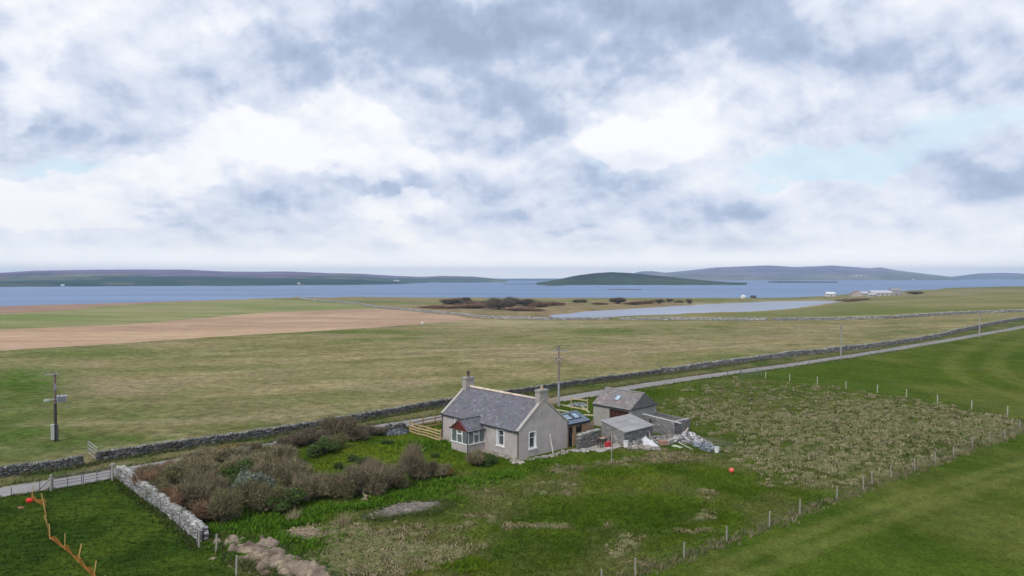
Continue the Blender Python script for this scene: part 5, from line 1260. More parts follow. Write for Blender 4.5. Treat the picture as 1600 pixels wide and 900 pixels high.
# rubble
def rubble(label, px, n, size, h, spread, cols, name='rubble_heap', cat='rubble', mt=None, seed=3):
    c_ = [P(*p) for p in px]; path = resample([(p.x, p.y) for p in c_], .1); r_ = np.random.default_rng(seed)
    i = r_.integers(0, len(path), n); pa = np.array(path)[i]; off = np.clip(r_.normal(0, spread * .5, (n, 2)), -spread, spread); q = np.hypot(off[:, 0], off[:, 1]) / spread
    x = pa[:, 0] + off[:, 0]; y = pa[:, 1] + off[:, 1]; prof = np.sin(np.clip((i + 3) / (len(path) + 5), 0, 1) * math.pi) ** .5
    zz = np.clip(1 - q, 0, 1) * h * prof * r_.uniform(.6, 1, n)
    o0 = np.array([pa[:, 0].mean(), pa[:, 1].mean(), 0]); C = np.stack([x, y, GZ(x, y) + zz + .03], 1) - o0
    s_ = size * r_.uniform(.4, 1.3, n); V, Fc = boxes_np(C, r_.uniform(0, 6.3, n), s_, s_ * r_.uniform(.4, .9, n), s_ * r_.uniform(.15, .5, n), .25, .5)
    ci = r_.integers(0, len(cols), n); cc = np.array(cols)[ci] * r_.uniform(.75, 1.2, (n, 1))
    o = link(name, np_mesh(name, V, Fc, mt or M_stone, np.repeat(cc, 6, 0)), loc=o0, kind='stuff'); return tag(o, label)
G_ = [(.20, .20, .20), (.28, .27, .25), (.15, .15, .16), (.34, .32, .29)]
rubble('grey rubble along the foot of the roofless byre wall', [(990, 694), (1012, 690), (1035, 686), (1058, 683)], 700, .13, .45, 1.0, G_, seed=1)
rubble('pile of broken stone and white scraps at the byre corner', [(1060, 690), (1072, 686), (1085, 689), (1098, 694)], 900, .12, .85, 1.1, G_ + [(.56, .56, .58), (.45, .45, .46), (.36, .36, .36)], seed=2)
rubble('blue grey pile of broken slates tailing off right of the rubble', [(1092, 696), (1102, 699), (1114, 704)], 500, .15, .5, .65, [(.17, .20, .23), (.22, .25, .28), (.13, .15, .18), (.35, .37, .38)], seed=3)
rubble('pale rubble and slabs beneath the white sheeting', [(984, 700), (995, 699), (1010, 701), (1024, 702)], 350, .14, .25, .6, [(.35, .31, .28), (.28, .24, .22), (.42, .38, .34), (.2, .19, .17)], seed=4)
rubble('scattered stones at the foot of the cottage gable', [(816, 719), (835, 717), (860, 713), (884, 706)], 260, .09, .08, .4, [(.30, .28, .24), (.36, .34, .30)], seed=5)
rubble('loose stones along the foot of the cottage front wall', [(757, 706), (770, 709), (790, 714), (808, 720)], 260, .10, .12, .45, [(.40, .37, .28), (.25, .23, .2), (.33, .3, .25)], seed=6)
rubble('small patch of stones at the near corner of the cottage', [(803, 722), (812, 723)], 60, .14, .12, .5, [(.45, .43, .37), (.34, .33, .28)], seed=7)
rubble('grey plates of stone at the shed side of the washing pole', [(905, 704), (915, 705)], 24, .2, .05, .5, [(.40, .39, .36)], seed=8)
rubble('blue grey heap of slates against the stone wall left of the timber fence', [(608, 679), (618, 678), (632, 676)], 330, .18, .42, .6, [(.09, .105, .125), (.13, .15, .17), (.07, .08, .09), (.30, .33, .34)], 'slate_heap', 'slates', seed=9)
rubble('low grey heap of slates between the half built fence and the road', [(896, 634), (905, 633), (914, 635)], 260, .18, .25, .6, [(.20, .22, .24), (.28, .30, .31), (.14, .16, .18)], 'slate_heap', 'slates', seed=10)
def beam_thing(name, label, cat, a, b, w_, h_, col, za=0, zb=0, mt=None):
    a, b = P(*a), P(*b); m = MB(); m.beam((0, 0, za + h_ / 2), (b.x - a.x, b.y - a.y, b.z - a.z + zb + h_ / 2), w_, h_, col); o = m.build(name, mt or M_wood, loc=(a.x, a.y, float(GZ(a.x, a.y)))); return tag(o, label, cat)
beam_thing('plank', 'long pale plank leaning up against the byre corner', 'plank', (1061, 692), (1075, 683), .14, .05, (.45, .38, .33), .05, .95)
beam_thing('plank', 'shorter pinkish plank leaning beside the long pale one at the byre', 'plank', (1064, 691), (1069, 684), .12, .05, (.36, .28, .26), .05, .7)
beam_thing('plank', 'greenish plank lying out on the grass below the rubble', 'plank', (1060, 693), (1082, 703), .16, .06, (.34, .36, .24), .1, 0)
beam_thing('board', 'pale green board lying flat beside the concrete blocks', 'board', (1051, 697), (1065, 700), .55, .06, (.40, .46, .32), .05, 0)
beam_thing('plank', 'thin stick leaning on the byre rubble left of the small window', 'plank', (1017, 692), (1014, 684), .06, .05, (.40, .33, .30), 0, .8)
beam_thing('timber', 'pale beam end sticking out of the shed doorway above the lean-to roof', 'timber', (962, 664), (954.5, 658), .16, .12, (.60, .52, .42), 1.75, 2.05)
beam_thing('trough', 'brown wooden box beside the white sheeting', 'box', (1031, 695), (1041, 694), .7, .42, (.33, .20, .15), 0, 0)
beam_thing('block', 'grey concrete slab on its side right of the brown box', 'slab', (1042, 695), (1052, 691), .35, .4, (.36, .33, .30), 0, 0)
beam_thing('board', 'broad pale board propped on the rubble right of the brown box', 'board', (1051, 692), (1060, 686), .7, .08, (.44, .45, .42), .1, .3)
# driftwood
p = P(570, 781); t_ = thing('driftwood', 'bleached forked driftwood stump on the green bank below the shrubs', 'driftwood', (p.x, p.y, float(GZ(p.x, p.y))), scale=(.62, .62, .62)); m = MB(); DW = (.36, .28, .20)
for a, b, r0, r1_ in (((0, 0, 0), (.1, 0, .45), .12, .10), ((.1, 0, .45), (-.25, .1, .85), .09, .05), ((.1, 0, .45), (.35, 0, .6), .09, .06), ((.35, 0, .6), (.55, .1, .5), .06, .03), ((-.1, 0, .3), (-.5, -.2, .02), .08, .05), ((.1, 0, .3), (.45, -.2, .05), .08, .05), ((-.25, .1, .85), (-.2, 0, 1.05), .05, .02), ((.1, 0, .5), (.15, .1, .8), .07, .03)): m.tube(a, b, r0, r1_, 7, DW)
m.build('limbs', M_wood, t_)
lump('boulder', 'small pale boulder at the edge of the brown ploughed field tip', 'boulder', (660, 506.5), (1.6, 1.2, 1.0), (.55, .53, .46), M_stone, 12, amp=.2)

# earth heap bottom left: lumps of spoil
hp = [(362, 848, 1.7, .5), (385, 858, 1.9, .75), (402, 862, 2.0, .8), (418, 852, 1.9, .75), (396, 873, 2.2, .55), (425, 868, 2.1, .8), (437, 880, 2.0, .6), (415, 884, 2.0, .45), (455, 876, 1.8, .55), (468, 886, 1.9, .65), (452, 893, 1.8, .45), (485, 892, 1.7, .6), (498, 900, 1.8, .6), (478, 905, 1.8, .55), (512, 908, 1.6, .55), (373, 862, 1.2, .35)]
hp = [(u, v, r_ * .85, h_ * .48) for u, v, r_, h_ in hp]
for _ in range(170):
    u0, v0, r0, h0 = random.choice(hp[:16]); hp.append((u0 + random.gauss(0, 6), v0 + random.gauss(0, 3.5), random.uniform(.28, .8), random.uniform(.12, .46)))
t0 = P(hp[0][0], hp[0][1]); xs, ys_ = np.meshgrid(np.arange(-19.5, -7.5, .10), np.arange(35.5, 49, .10)); xx, yy2 = xs.ravel(), ys_.ravel(); hz_ = np.full(len(xx), -.25)
for (u, v, r_, hh_) in hp:
    q = P(u, v); d = np.hypot(xx - q.x, yy2 - q.y) / (r_ * .50) + (fbm(xx, yy2, 1.0, 3, int(u)) - .5) * .5; hz_ = np.maximum(hz_, hh_ * 1.25 * np.sqrt(np.clip(1 - d ** 2, 0, 1)) - .10)
hz_ = hz_ + (fbm(xx, yy2, 1.6, 4, 91) - .5) * .32 + (fbm(xx, yy2, 5, 3, 92) - .5) * .22
keep = hz_.reshape(xs.shape) > -.16; nx_ = xs.shape[1]; V = np.stack([xx, yy2, GZ(xx, yy2) + hz_], 1)
idx = np.arange(len(xx)).reshape(xs.shape); a_, b2, c2, d2 = idx[:-1, :-1], idx[:-1, 1:], idx[1:, 1:], idx[1:, :-1]; kk = keep[:-1, :-1] | keep[1:, 1:]
Fc = np.stack([a_[kk], b2[kk], c2[kk], d2[kk]], 1); cc = mixc(np.tile(np.array((.220, .172, .130)), (len(xx), 1)), (.120, .085, .062), sstep(.45, .65, fbm(xx, yy2, .9, 4, 93))); cc = mixc(cc, (.32, .26, .18), sstep(.55, .7, fbm(xx, yy2, 2.0, 3, 94)) * .8)
ids, inv = np.unique(Fc, return_inverse=True)
tag(link('soil_heap', np_mesh('soil_heap', V[ids], inv.reshape(Fc.shape), M_soil, cc[ids], smooth=True), kind='stuff'), 'lumpy heap of dug brown earth and dead turf at the bottom left')
# driftwood-grey twig pile on bare patch
def sticks(label, u, v, n, rx, ry, h, cols, name, L=.9, w_=.03, seed=1, skew=0):
    c_ = P(u, v); r_ = np.random.default_rng(seed); V = []; cc = []
    for i in range(n):
        a = r_.uniform(0, 6.28); q = math.sqrt(r_.random()) * (.62 + .75 * float(vnoise(math.cos(a) * 1.6 + seed * 5, math.sin(a) * 1.6))); x, y = q * rx * math.cos(a), q * ry * math.sin(a); x, y = x + y * c_.x / c_.y + y * skew, y; hd = r_.normal(.25, .5); l = L * r_.uniform(.4, 1.2) / 2; z = h * (1 - q * q) * r_.random() + .04
        dx, dy = math.cos(hd) * l, math.sin(hd) * l; g0 = float(GZ(c_.x + x, c_.y + y)); tz = r_.normal(0, .07)
        p1, p2 = np.array((x - dx, y - dy, g0 + z - tz)), np.array((x + dx, y + dy, g0 + z + tz)); s_ = np.array((-dy, dx, 0)) / l * w_ * .5
        V += [p1 - s_, p2, p1 + s_ + np.array((0, 0, w_))]; cc.append(np.array(cols[r_.integers(len(cols))]) * r_.uniform(.7, 1.25))
    V = np.array(V); Fc = np.arange(len(V)).reshape(-1, 3); return tag(link(name, np_mesh(name, V, Fc, M_plant, cc), loc=(c_.x, c_.y, 0), kind='stuff'), label)
sticks('flattened grey pile of dead stems on a bare patch below the shrubs', 640, 798, 2200, 1.7, 1.7, .3, [(.24, .21, .185), (.16, .14, .125), (.32, .28, .24)], 'brushwood', seed=1, skew=1.1)
sticks('brown patch of dead stems above the spoil heap', 480, 834, 900, 1.3, 1.0, .2, [(.26, .19, .15), (.35, .28, .2)], 'brushwood', seed=2)

# ================================================================== GRASS AND PLANTS
def tri_tufts(name, X, Y, hgt, wid, blades, colr, parent=None, lean=.5, arch=False, z=None, spread=.4, wind=(.25, .05)):
    """bunches of pointed blades; colr (n,3)"""
    n = len(X); Z = GZ(X, Y) if z is None else z
    k = blades; hgt = np.repeat(hgt, k) * rng.uniform(.6, 1.15, n * k); wid = np.repeat(wid, k); bx = np.repeat(X, k); by = np.repeat(Y, k); bz = np.repeat(Z, k)
    a = rng.uniform(0, 2 * np.pi, n * k); sp = hgt * spread * rng.random(n * k); bx = bx + np.cos(a) * sp; by = by + np.sin(a) * sp
    le = hgt * lean * rng.uniform(.3, 1, n * k); tx = bx + np.cos(a) * le + hgt * wind[0]; ty = by + np.sin(a) * le + hgt * wind[1]; tz = bz + hgt * np.sqrt(np.clip(1 - (lean * .6) ** 2, .2, 1))
    f = rng.uniform(0, np.pi, n * k); wx, wy = np.cos(f) * wid * .5, np.sin(f) * wid * .5; cc = np.repeat(colr, k, 0) * rng.uniform(.75, 1.25, (n * k, 1))
    bz = bz - .04
    if not arch:
        V = np.stack([np.stack([bx - wx, by - wy, bz], 1), np.stack([bx + wx, by + wy, bz], 1), np.stack([tx, ty, tz], 1)], 1).reshape(-1, 3)
        Fc = np.arange(len(V)).reshape(-1, 3)
    else:
        mx, my, mz = bx + np.cos(a) * le * .55, by + np.sin(a) * le * .55, bz + hgt * .95; ex, ey, ez = bx + np.cos(a) * le * 1.6 + hgt * .2, by + np.sin(a) * le * 1.6, bz + hgt * .35
        V = np.stack([np.stack([bx - wx, by - wy, bz], 1), np.stack([bx + wx, by + wy, bz], 1), np.stack([mx + wx, my + wy, mz], 1), np.stack([mx - wx, my - wy, mz], 1), np.stack([ex, ey, ez], 1)], 1).reshape(-1, 3)
        q = np.arange(n * k)[:, None] * 5; Fc = np.concatenate([q + np.array([0, 1, 2]), q + np.array([0, 2, 3]), q + np.array([3, 2, 4])], 1).reshape(-1, 3); cc = np.repeat(cc, 3, 0)
    return tag(link(name, np_mesh(name, V, Fc, M_grass, np.clip(cc, 0, 1)), parent, kind='stuff'))
def scatter_px(n, u0, u1, v0, v1, power=1.0):
    u = rng.uniform(u0, u1, n); v = v0 + (v1 - v0) * rng.random(n) ** power
    y = CAM_H * F_PX / (v - V_H); return (u - 800) / F_PX * y, y
BUILT = [[tuple(Hloc(x, y))[:2] for x, y in ((-.3, -.3), (EX1 + .2, -.3), (EX1 + .2, 4), (HW + .3, HL + .3), (-.3, HL + .3))], [tuple(Hloc(x, y))[:2] for x, y in ((-PD - .2, PY0 - .2), (0, PY0 - .2), (0, PY1 + .2), (-PD - .2, PY1 + .2))], [tuple(S(x, y))[:2] for x, y in ((LX0 - .2, -LD - .2), (0, -LD - .2), (0, EYd + .2), (EXb + .2, EYd - .2), (EXb + .2, 0), (SW + .2, SL + .2), (-.2, SL + .2), (-.2, -.1), (LX0 - .2, -.1))],
         PP([(889, 703), (897, 706.5), (912, 705.5), (922, 703.5), (938, 707), (955, 702.5), (971, 698), (966, 691), (932, 690), (900, 695)])]
def free(X, Y):
    ok = np.ones(len(X), bool)
    for b in BUILT: ok &= ~pip(X, Y, b)
    return ok
for reg, n, nm, lb in (('ground', 62000, 'pasture_grass', 'rough short grass over the open ground around the cottage'), ('left_paddock', 20000, 'paddock_grass', 'dense dark green grass of the lower left paddock'), ('right_meadow', 26000, 'meadow_grass', 'smooth green grass of the meadow at the right'), ('verge', 9000, 'verge_grass', 'mixed tall grass on the verge between wall and road')):
    X, Y = scatter_px(n * 2, -60, 1660, 560, 960, .9); k = region_mask(X, Y, reg) & free(X, Y)
    dw = dist_poly(X, Y, ROAD_C[::2], False); k &= dw > 1.75
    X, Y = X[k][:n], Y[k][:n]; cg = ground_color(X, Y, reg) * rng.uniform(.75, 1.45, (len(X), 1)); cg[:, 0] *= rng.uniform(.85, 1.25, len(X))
    hs_ = {'ground': 1.0, 'left_paddock': 1.0, 'right_meadow': .6, 'verge': 1.3}[reg]
    o = tri_tufts(nm, X, Y, (.07 + Y * .0014) * hs_, .035 + Y * .0007, 3, cg); o['label'] = lb
# tussocky mounds: low cushions of matted grass, their dead tips pale, with blades arching off them
def mounds(name, X, Y, rad, hgt, pale, green, label):
    n = len(X); ring = [(0, 0, 1.0)] + [(math.cos(a) * .45, math.sin(a) * .45, .86) for a in np.arange(0, 6.28, math.pi / 3)[:6]] + [(math.cos(a) * .8, math.sin(a) * .8, .5) for a in np.arange(0, 6.28, math.pi / 5)[:10]] + [(math.cos(a) * 1.05, math.sin(a) * 1.05, -.15) for a in np.arange(.3, 6.5, math.pi / 5)[:10]]
    ring = np.array(ring); f = []
    for k in range(6): f.append((0, 1 + k, 1 + (k + 1) % 6))
    from mathutils.geometry import delaunay_2d_cdt
    _, _, f, *_ = delaunay_2d_cdt([Vector((p[0], p[1])) for p in ring], [], [], 0, 1e-4); f = np.array(f)
    m_ = len(ring); V = np.repeat(ring[None], n, 0); jit = rng.uniform(.72, 1.28, (n, m_)); V = V.copy(); V[..., 0] *= jit * rad[:, None] * 1.25; V[..., 1] *= jit * rad[:, None]; V[..., 2] = V[..., 2] * hgt[:, None] * rng.uniform(.7, 1.2, (n, m_))
    V[..., 0] += X[:, None]; V[..., 1] += Y[:, None]; V[..., 2] += GZ(X, Y)[:, None]
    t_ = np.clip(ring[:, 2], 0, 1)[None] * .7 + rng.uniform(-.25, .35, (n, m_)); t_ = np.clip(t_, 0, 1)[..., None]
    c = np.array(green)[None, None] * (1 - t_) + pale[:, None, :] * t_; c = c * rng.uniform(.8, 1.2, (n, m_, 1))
    Fc = (f[None] + m_ * np.arange(n)[:, None, None]).reshape(-1, 3)
    o = link(name, np_mesh(name, V.reshape(-1, 3), Fc, M_grass, c.reshape(-1, 3), smooth=True), kind='stuff'); o['label'] = label
X, Y = scatter_px(60000, 780, 1640, 588, 790, 1.0); pr = patch(X, Y, 'rough'); big_ = sstep(.40, .58, fbm(X, Y, .09, 3, 88)); k = (rng.random(len(X)) < np.clip(pr - .15, 0, 1) * (.06 + .94 * big_)) & region_mask(X, Y, 'ground') & free(X, Y); X, Y = X[k][:1350], Y[k][:1350]
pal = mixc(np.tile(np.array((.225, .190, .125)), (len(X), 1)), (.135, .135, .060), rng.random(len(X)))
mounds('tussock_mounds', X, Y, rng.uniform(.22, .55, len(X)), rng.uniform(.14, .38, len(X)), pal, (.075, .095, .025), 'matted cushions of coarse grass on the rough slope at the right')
MX, MY = X.copy(), Y.copy()
X, Y = scatter_px(40000, 330, 1300, 700, 960, 1.0); pr = patch(X, Y, 'tan'); k = (rng.random(len(X)) < np.clip(pr - .25, 0, 1) * .9 * sstep(.4, .6, fbm(X, Y, .35, 3, 89))) & region_mask(X, Y, 'ground') & free(X, Y) & (patch(X, Y, 'lush') < .3); X, Y = X[k][:480], Y[k][:480]
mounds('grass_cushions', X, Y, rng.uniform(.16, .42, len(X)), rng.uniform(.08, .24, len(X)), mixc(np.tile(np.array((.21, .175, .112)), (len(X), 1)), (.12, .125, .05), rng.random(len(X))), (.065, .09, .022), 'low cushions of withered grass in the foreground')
# tan tussocks
X, Y = scatter_px(70000, 780, 1640, 588, 790, 1.0); pr = patch(X, Y, 'rough'); cl_ = fbm(X, Y, .30, 3, 71); k = (rng.random(len(X)) < np.clip(pr - .15, 0, 1) * (.22 + .78 * sstep(.38, .60, cl_))) & region_mask(X, Y, 'ground') & free(X, Y); X, Y = X[k][:2600], Y[k][:2600]; ri = rng.integers(0, len(MX), 1900); X = np.concatenate([X, MX[ri] + rng.normal(0, .26, 1900)]); Y = np.concatenate([Y, MY[ri] + rng.normal(0, .18, 1900)])
tc_ = mixc(np.tile(np.array((.285, .248, .155)), (len(X), 1)), (.230, .215, .105), rng.random(len(X))) * rng.uniform(.8, 1.2, (len(X), 1)); tc_ = mixc(tc_, (.095, .125, .032), (rng.random(len(X)) < .40) * .9)
o = tri_tufts('tussocks', X, Y, rng.uniform(.12, .34, len(X)) * (.7 + .6 * rng.random(len(X))), np.full(len(X), .08), 12, tc_, lean=1.4, arch=True, spread=.95); o['label'] = 'straw coloured tussocks of coarse grass covering the rough slope at the right'
X, Y = scatter_px(60000, 330, 1300, 700, 960, 1.0); pr = patch(X, Y, 'tan'); k = (rng.random(len(X)) < np.clip(pr - .25, 0, 1) * .9) & region_mask(X, Y, 'ground') & free(X, Y) & (patch(X, Y, 'lush') < .3); X, Y = X[k][:4200], Y[k][:4200]
tc_ = mixc(np.tile(np.array((.30, .245, .155)), (len(X), 1)), (.14, .145, .05), rng.random(len(X))) * rng.uniform(.8, 1.2, (len(X), 1))
o = tri_tufts('dead_grass', X, Y, rng.uniform(.10, .24, len(X)), np.full(len(X), .07), 12, tc_, lean=1.6, arch=True, spread=1.0); o['label'] = 'patches of flattened straw coloured grass in the foreground'
# rank grass along walls and fences
def along(path, n, wd, col, hgt, nm, lb, zf=None):
    path = resample(path, .5); pa = np.array(path); i = rng.integers(0, len(pa), n); X = pa[i, 0] + rng.normal(0, wd, n) + rng.uniform(-.25, .25, n); Y = pa[i, 1] + rng.normal(0, wd, n)
    cg = mixc(np.tile(np.array(col[0]), (n, 1)), col[1], rng.random(n)); o = tri_tufts(nm, X, Y, rng.uniform(hgt[0], hgt[1], n), np.full(n, .05 + Y.mean() * .0003), 6, cg, lean=.5); o['label'] = lb
along(PP(nf_px), 1500, .30, ((.10, .13, .04), (.27, .22, .14)), (.15, .4), 'fence_grass', 'bleached rank grass along the foot of the long diagonal fence')
along(offset_path(cut(WALL_B, -45, 60), -.6), 2600, .30, ((.06, .10, .025), (.17, .16, .08)), (.2, .5), 'wall_foot_grass', 'taller grass growing along the foot of the roadside wall')
along(offset_path(cut(ROAD_C, -60, 90), -1.9), 2600, .25, ((.05, .10, .02), (.16, .15, .07)), (.1, .3), 'road_edge_grass', 'uneven grass along the near edge of the road')
along(offset_path(cut(ROAD_C, -60, 90), 1.9), 2200, .25, ((.07, .10, .03), (.20, .17, .09)), (.1, .35), 'road_edge_grass', 'uneven grass along the far edge of the road')
along(PP([(183, 752), (206, 775), (250, 806), (308, 857)]), 500, .25, ((.045, .085, .012), (.10, .11, .04)), (.12, .32), 'wall_foot_grass', 'dark rank grass at the outer foot of the garden wall')
_bw = P(640, 798); along([(_bw.x + q[0] + q[1] * (_bw.x / _bw.y + 1.1), _bw.y + q[1]) for q in [(1.9 * math.cos(a), 1.8 * math.sin(a)) for a in np.linspace(0, 6.28, 24)]], 1100, .28, ((.045, .095, .015), (.15, .16, .06)), (.12, .38), 'grass_fringe', 'grass growing in from the rim of the dead stem pile')
along(PP([(340, 838), (352, 856), (372, 874), (398, 886), (425, 897), (450, 905)]), 900, .3, ((.05, .10, .015), (.16, .15, .06)), (.12, .35), 'grass_fringe', 'grass along the lower edge of the earth heap')
along(PP([(375, 842), (410, 846), (440, 860), (470, 872), (500, 886), (525, 902)]), 900, .3, ((.05, .11, .015), (.12, .15, .05)), (.12, .35), 'grass_fringe', 'grass along the upper edge of the earth heap')
# lush broad leaves on the bank
X, Y = scatter_px(90000, 320, 900, 690, 900, 1.0); k = (rng.random(len(X)) < np.clip(patch(X, Y, 'lush') - .15, 0, 1)) & region_mask(X, Y, 'ground') & free(X, Y); X, Y = X[k][:12000], Y[k][:12000]
lc_ = mixc(np.tile(np.array((.055, .125, .010)), (len(X), 1)), (.105, .200, .020), rng.random(len(X)))
o = tri_tufts('nettle_bank', X, Y, rng.uniform(.14, .40, len(X)), np.full(len(X), .15), 4, lc_, lean=.9, spread=.5); o['label'] = 'bright green bank of nettles and docks sweeping below the shrubs'
X, Y = scatter_px(40000, 540, 1040, 735, 900, 1.0); k = (rng.random(len(X)) < np.clip(patch(X, Y, 'lime') - .3, 0, 1)) & region_mask(X, Y, 'ground'); X, Y = X[k][:3500], Y[k][:3500]
o = tri_tufts('yellow_green_weeds', X, Y, rng.uniform(.1, .28, len(X)), np.full(len(X), .10), 4, mixc(np.tile(np.array((.13, .17, .012)), (len(X), 1)), (.06, .15, .01), rng.random(len(X))), lean=.8); o['label'] = 'yellow green weed patches in the foreground grass'

# ------------------------------------------------------------------ shrubs
KIND = {  # twig colours, leaf colours, twigs, leaves, leaf size, upright
 'purple': (((.165, .128, .088), (.265, .215, .145)), ((.17, .165, .07), (.13, .145, .05)), 1900, 1800, .07, .6),
 'tan': (((.290, .240, .150), (.180, .150, .095)), ((.20, .195, .085), (.14, .15, .055)), 2200, 1300, .09, .8),
 'rust': (((.220, .130, .085), (.290, .185, .115)), ((.24, .14, .075), (.17, .12, .06)), 2200, 1100, .09, .5),
 'olive': (((.225, .195, .115), (.150, .130, .080)), ((.110, .135, .040), (.160, .170, .055)), 1900, 2600, .075, .5),
 'green': (((.10, .09, .05), (.08, .07, .04)), ((.048, .095, .018), (.085, .140, .032)), 700, 3200, .12, .4),
 'silver': (((.20, .20, .17), (.15, .15, .12)), ((.24, .28, .23), (.12, .16, .10)), 700, 3200, .10, .4),
 'gold': (((.17, .12, .05), (.14, .10, .05)), ((.26, .17, .035), (.17, .14, .04)), 900, 2400, .11, .4),
 'dark': (((.120, .092, .070), (.180, .145, .110)), ((.115, .105, .05), (.14, .13, .055)), 2300, 1200, .09, .6)}
PROTO = {}
def shrub_proto(kind, seed):
    if (kind, seed) in PROTO: return PROTO[(kind, seed)]
    tw, lf, nt, nl, ls, upr = KIND[kind]; r_ = np.random.default_rng(100 + seed * 7 + sum(map(ord, kind)))
    nlobe = 11; la = r_.uniform(0, 6.28, nlobe); lr = np.sqrt(r_.random(nlobe)) * .62; lr[0] = .05; LC = np.stack([np.cos(la) * lr, np.sin(la) * lr, r_.uniform(.22, .70, nlobe) * (1 - .35 * lr)], 1); LR = r_.uniform(.22, .42, nlobe)
    # unit shrub: radius ~1 , height ~1 (scaled to 2.2 m wide radius, 2.4 m tall by its own size)
    sx_, sz_ = 2.2, 2.4
    li = r_.integers(0, nlobe, nt); d = r_.normal(0, 1, (nt, 3)); d[:, 2] = np.abs(d[:, 2]) * (.6 + upr) - .25; d /= np.linalg.norm(d, axis=1)[:, None]
    lump_ = 1 + (fbm(d[:, 0] * 2 + li * 3, d[:, 1] * 2 + d[:, 2], 1.3, 3, seed) - .5) * .7
    tip = LC[li] + d * (LR[li] * lump_ * r_.uniform(.75, 1.22, nt))[:, None] * np.array((1, 1, .95)); root = LC[li] * np.array((1, 1, .55)) + d * (LR[li] * r_.uniform(.0, .45, nt))[:, None]
    tip[:, 2] += upr * .10 * r_.random(nt); S3 = np.array((sx_, sx_, sz_)); tip = tip * S3; root = root * S3; root[:, 2] = np.maximum(root[:, 2], 0.02); tip[:, 2] = np.maximum(tip[:, 2], .03)
    V = []; cc = []
    ax = np.cross(tip - root, r_.normal(0, 1, (nt, 3))); ax /= np.linalg.norm(ax, axis=1)[:, None] + 1e-9; wv = ax * .022
    tri1 = np.stack([root - wv, root + wv, tip], 1)
    c1 = np.array(tw[0]) + (np.array(tw[1]) - np.array(tw[0])) * r_.random((nt, 1)); c1 = c1 * r_.uniform(.7, 1.25, (nt, 1))
    trs = [tri1]; cs_ = [c1]
    for b in range(3):
        f = r_.uniform(.35, .85, (nt, 1)); p0_ = root + (tip - root) * f; d2 = (tip - root) * r_.uniform(.15, .45, (nt, 1)) + r_.normal(0, .24, (nt, 3)); d2[:, 2] += .05; q = p0_ + d2; q[:, 2] = np.maximum(q[:, 2], .03)
        trs.append(np.stack([p0_ - wv * .7, p0_ + wv * .7, q], 1)); cs_.append(c1 * r_.uniform(.85, 1.2, (nt, 1)))
    tri = np.concatenate(trs); cc = np.concatenate(cs_); F3 = np.arange(len(tri) * 3).reshape(-1, 3); tw_me = np_mesh('twigs', tri.reshape(-1, 3), F3, M_plant, np.clip(cc, 0, 1))
    li = r_.integers(0, nlobe, nl); d = r_.normal(0, 1, (nl, 3)); d[:, 2] = np.abs(d[:, 2]) * 1.1 - .35; d /= np.linalg.norm(d, axis=1)[:, None]
    lump_ = 1 + (fbm(d[:, 0] * 2 + li * 3, d[:, 1] * 2 + d[:, 2], 1.3, 3, seed) - .5) * .7
    c_ = (LC[li] + d * (LR[li] * lump_ * r_.uniform(.55, 1.02, nl) ** .6)[:, None]) * S3; c_[:, 2] = np.maximum(c_[:, 2], .06)
    u1 = r_.normal(0, 1, (nl, 3)); u1 /= np.linalg.norm(u1, axis=1)[:, None]; u2 = np.cross(u1, r_.normal(0, 1, (nl, 3))); u2 /= np.linalg.norm(u2, axis=1)[:, None]; s_ = (ls * r_.uniform(.6, 1.3, nl))[:, None]
    quad = np.stack([c_ - u1 * s_, c_ + u2 * s_ * .55, c_ + u1 * s_, c_ - u2 * s_ * .55], 1); cc = (np.array(lf[0]) + (np.array(lf[1]) - np.array(lf[0])) * r_.random((nl, 1))) * r_.uniform(.7, 1.3, (nl, 1))
    lf_me = np_mesh('leaves', quad.reshape(-1, 3), np.arange(nl * 4).reshape(-1, 4), M_plant, np.clip(cc, 0, 1))
    m = MB()
    for k in range(nlobe):
        a = Vector((LC[k][0] * sx_ * .2, LC[k][1] * sx_ * .2, -.1)); e = Vector(LC[k] * S3); md = a.lerp(e, .5) + Vector((random.uniform(-.1, .1), random.uniform(-.1, .1), .05))
        m.tube(a, md, .055, .04, 5, (.13, .10, .08)); m.tube(md, e, .04, .02, 5, (.14, .11, .09))
    PROTO[(kind, seed)] = (m.mesh('stems', M_wood), tw_me, lf_me); return PROTO[(kind, seed)]
def shrub(kind, u, v, wpx, hpx, label, group=None, seed=None, name='shrub', cat='shrub'):
    p = P(u, v); d = p.y; w_ = wpx * d / F_PX; h_ = hpx * d / F_PX
    dep = (CAM_H - p.z) / d; h_ = max(.4, h_ - w_ * .35 * dep) * 1.0
    r_ = w_ / 2; k = 1 + r_ * .75 / math.hypot(p.x, p.y); x, y = p.x * k, p.y * k
    sd = seed if seed is not None else random.randint(0, 2)
    t_ = thing(name, label, cat, (x, y, float(GZ(x, y)) - .03), random.random() * 6.28, group, (r_ / 2.2 * 1.22, r_ / 2.2 * 1.22, h_ / 2.4 * 1.12))
    for nm, me in zip(('stems', 'twigs', 'leaves'), shrub_proto(kind, sd)): o = link(nm, me, t_); (nm != 'stems') and o.__setitem__('kind', 'stuff')
    return t_
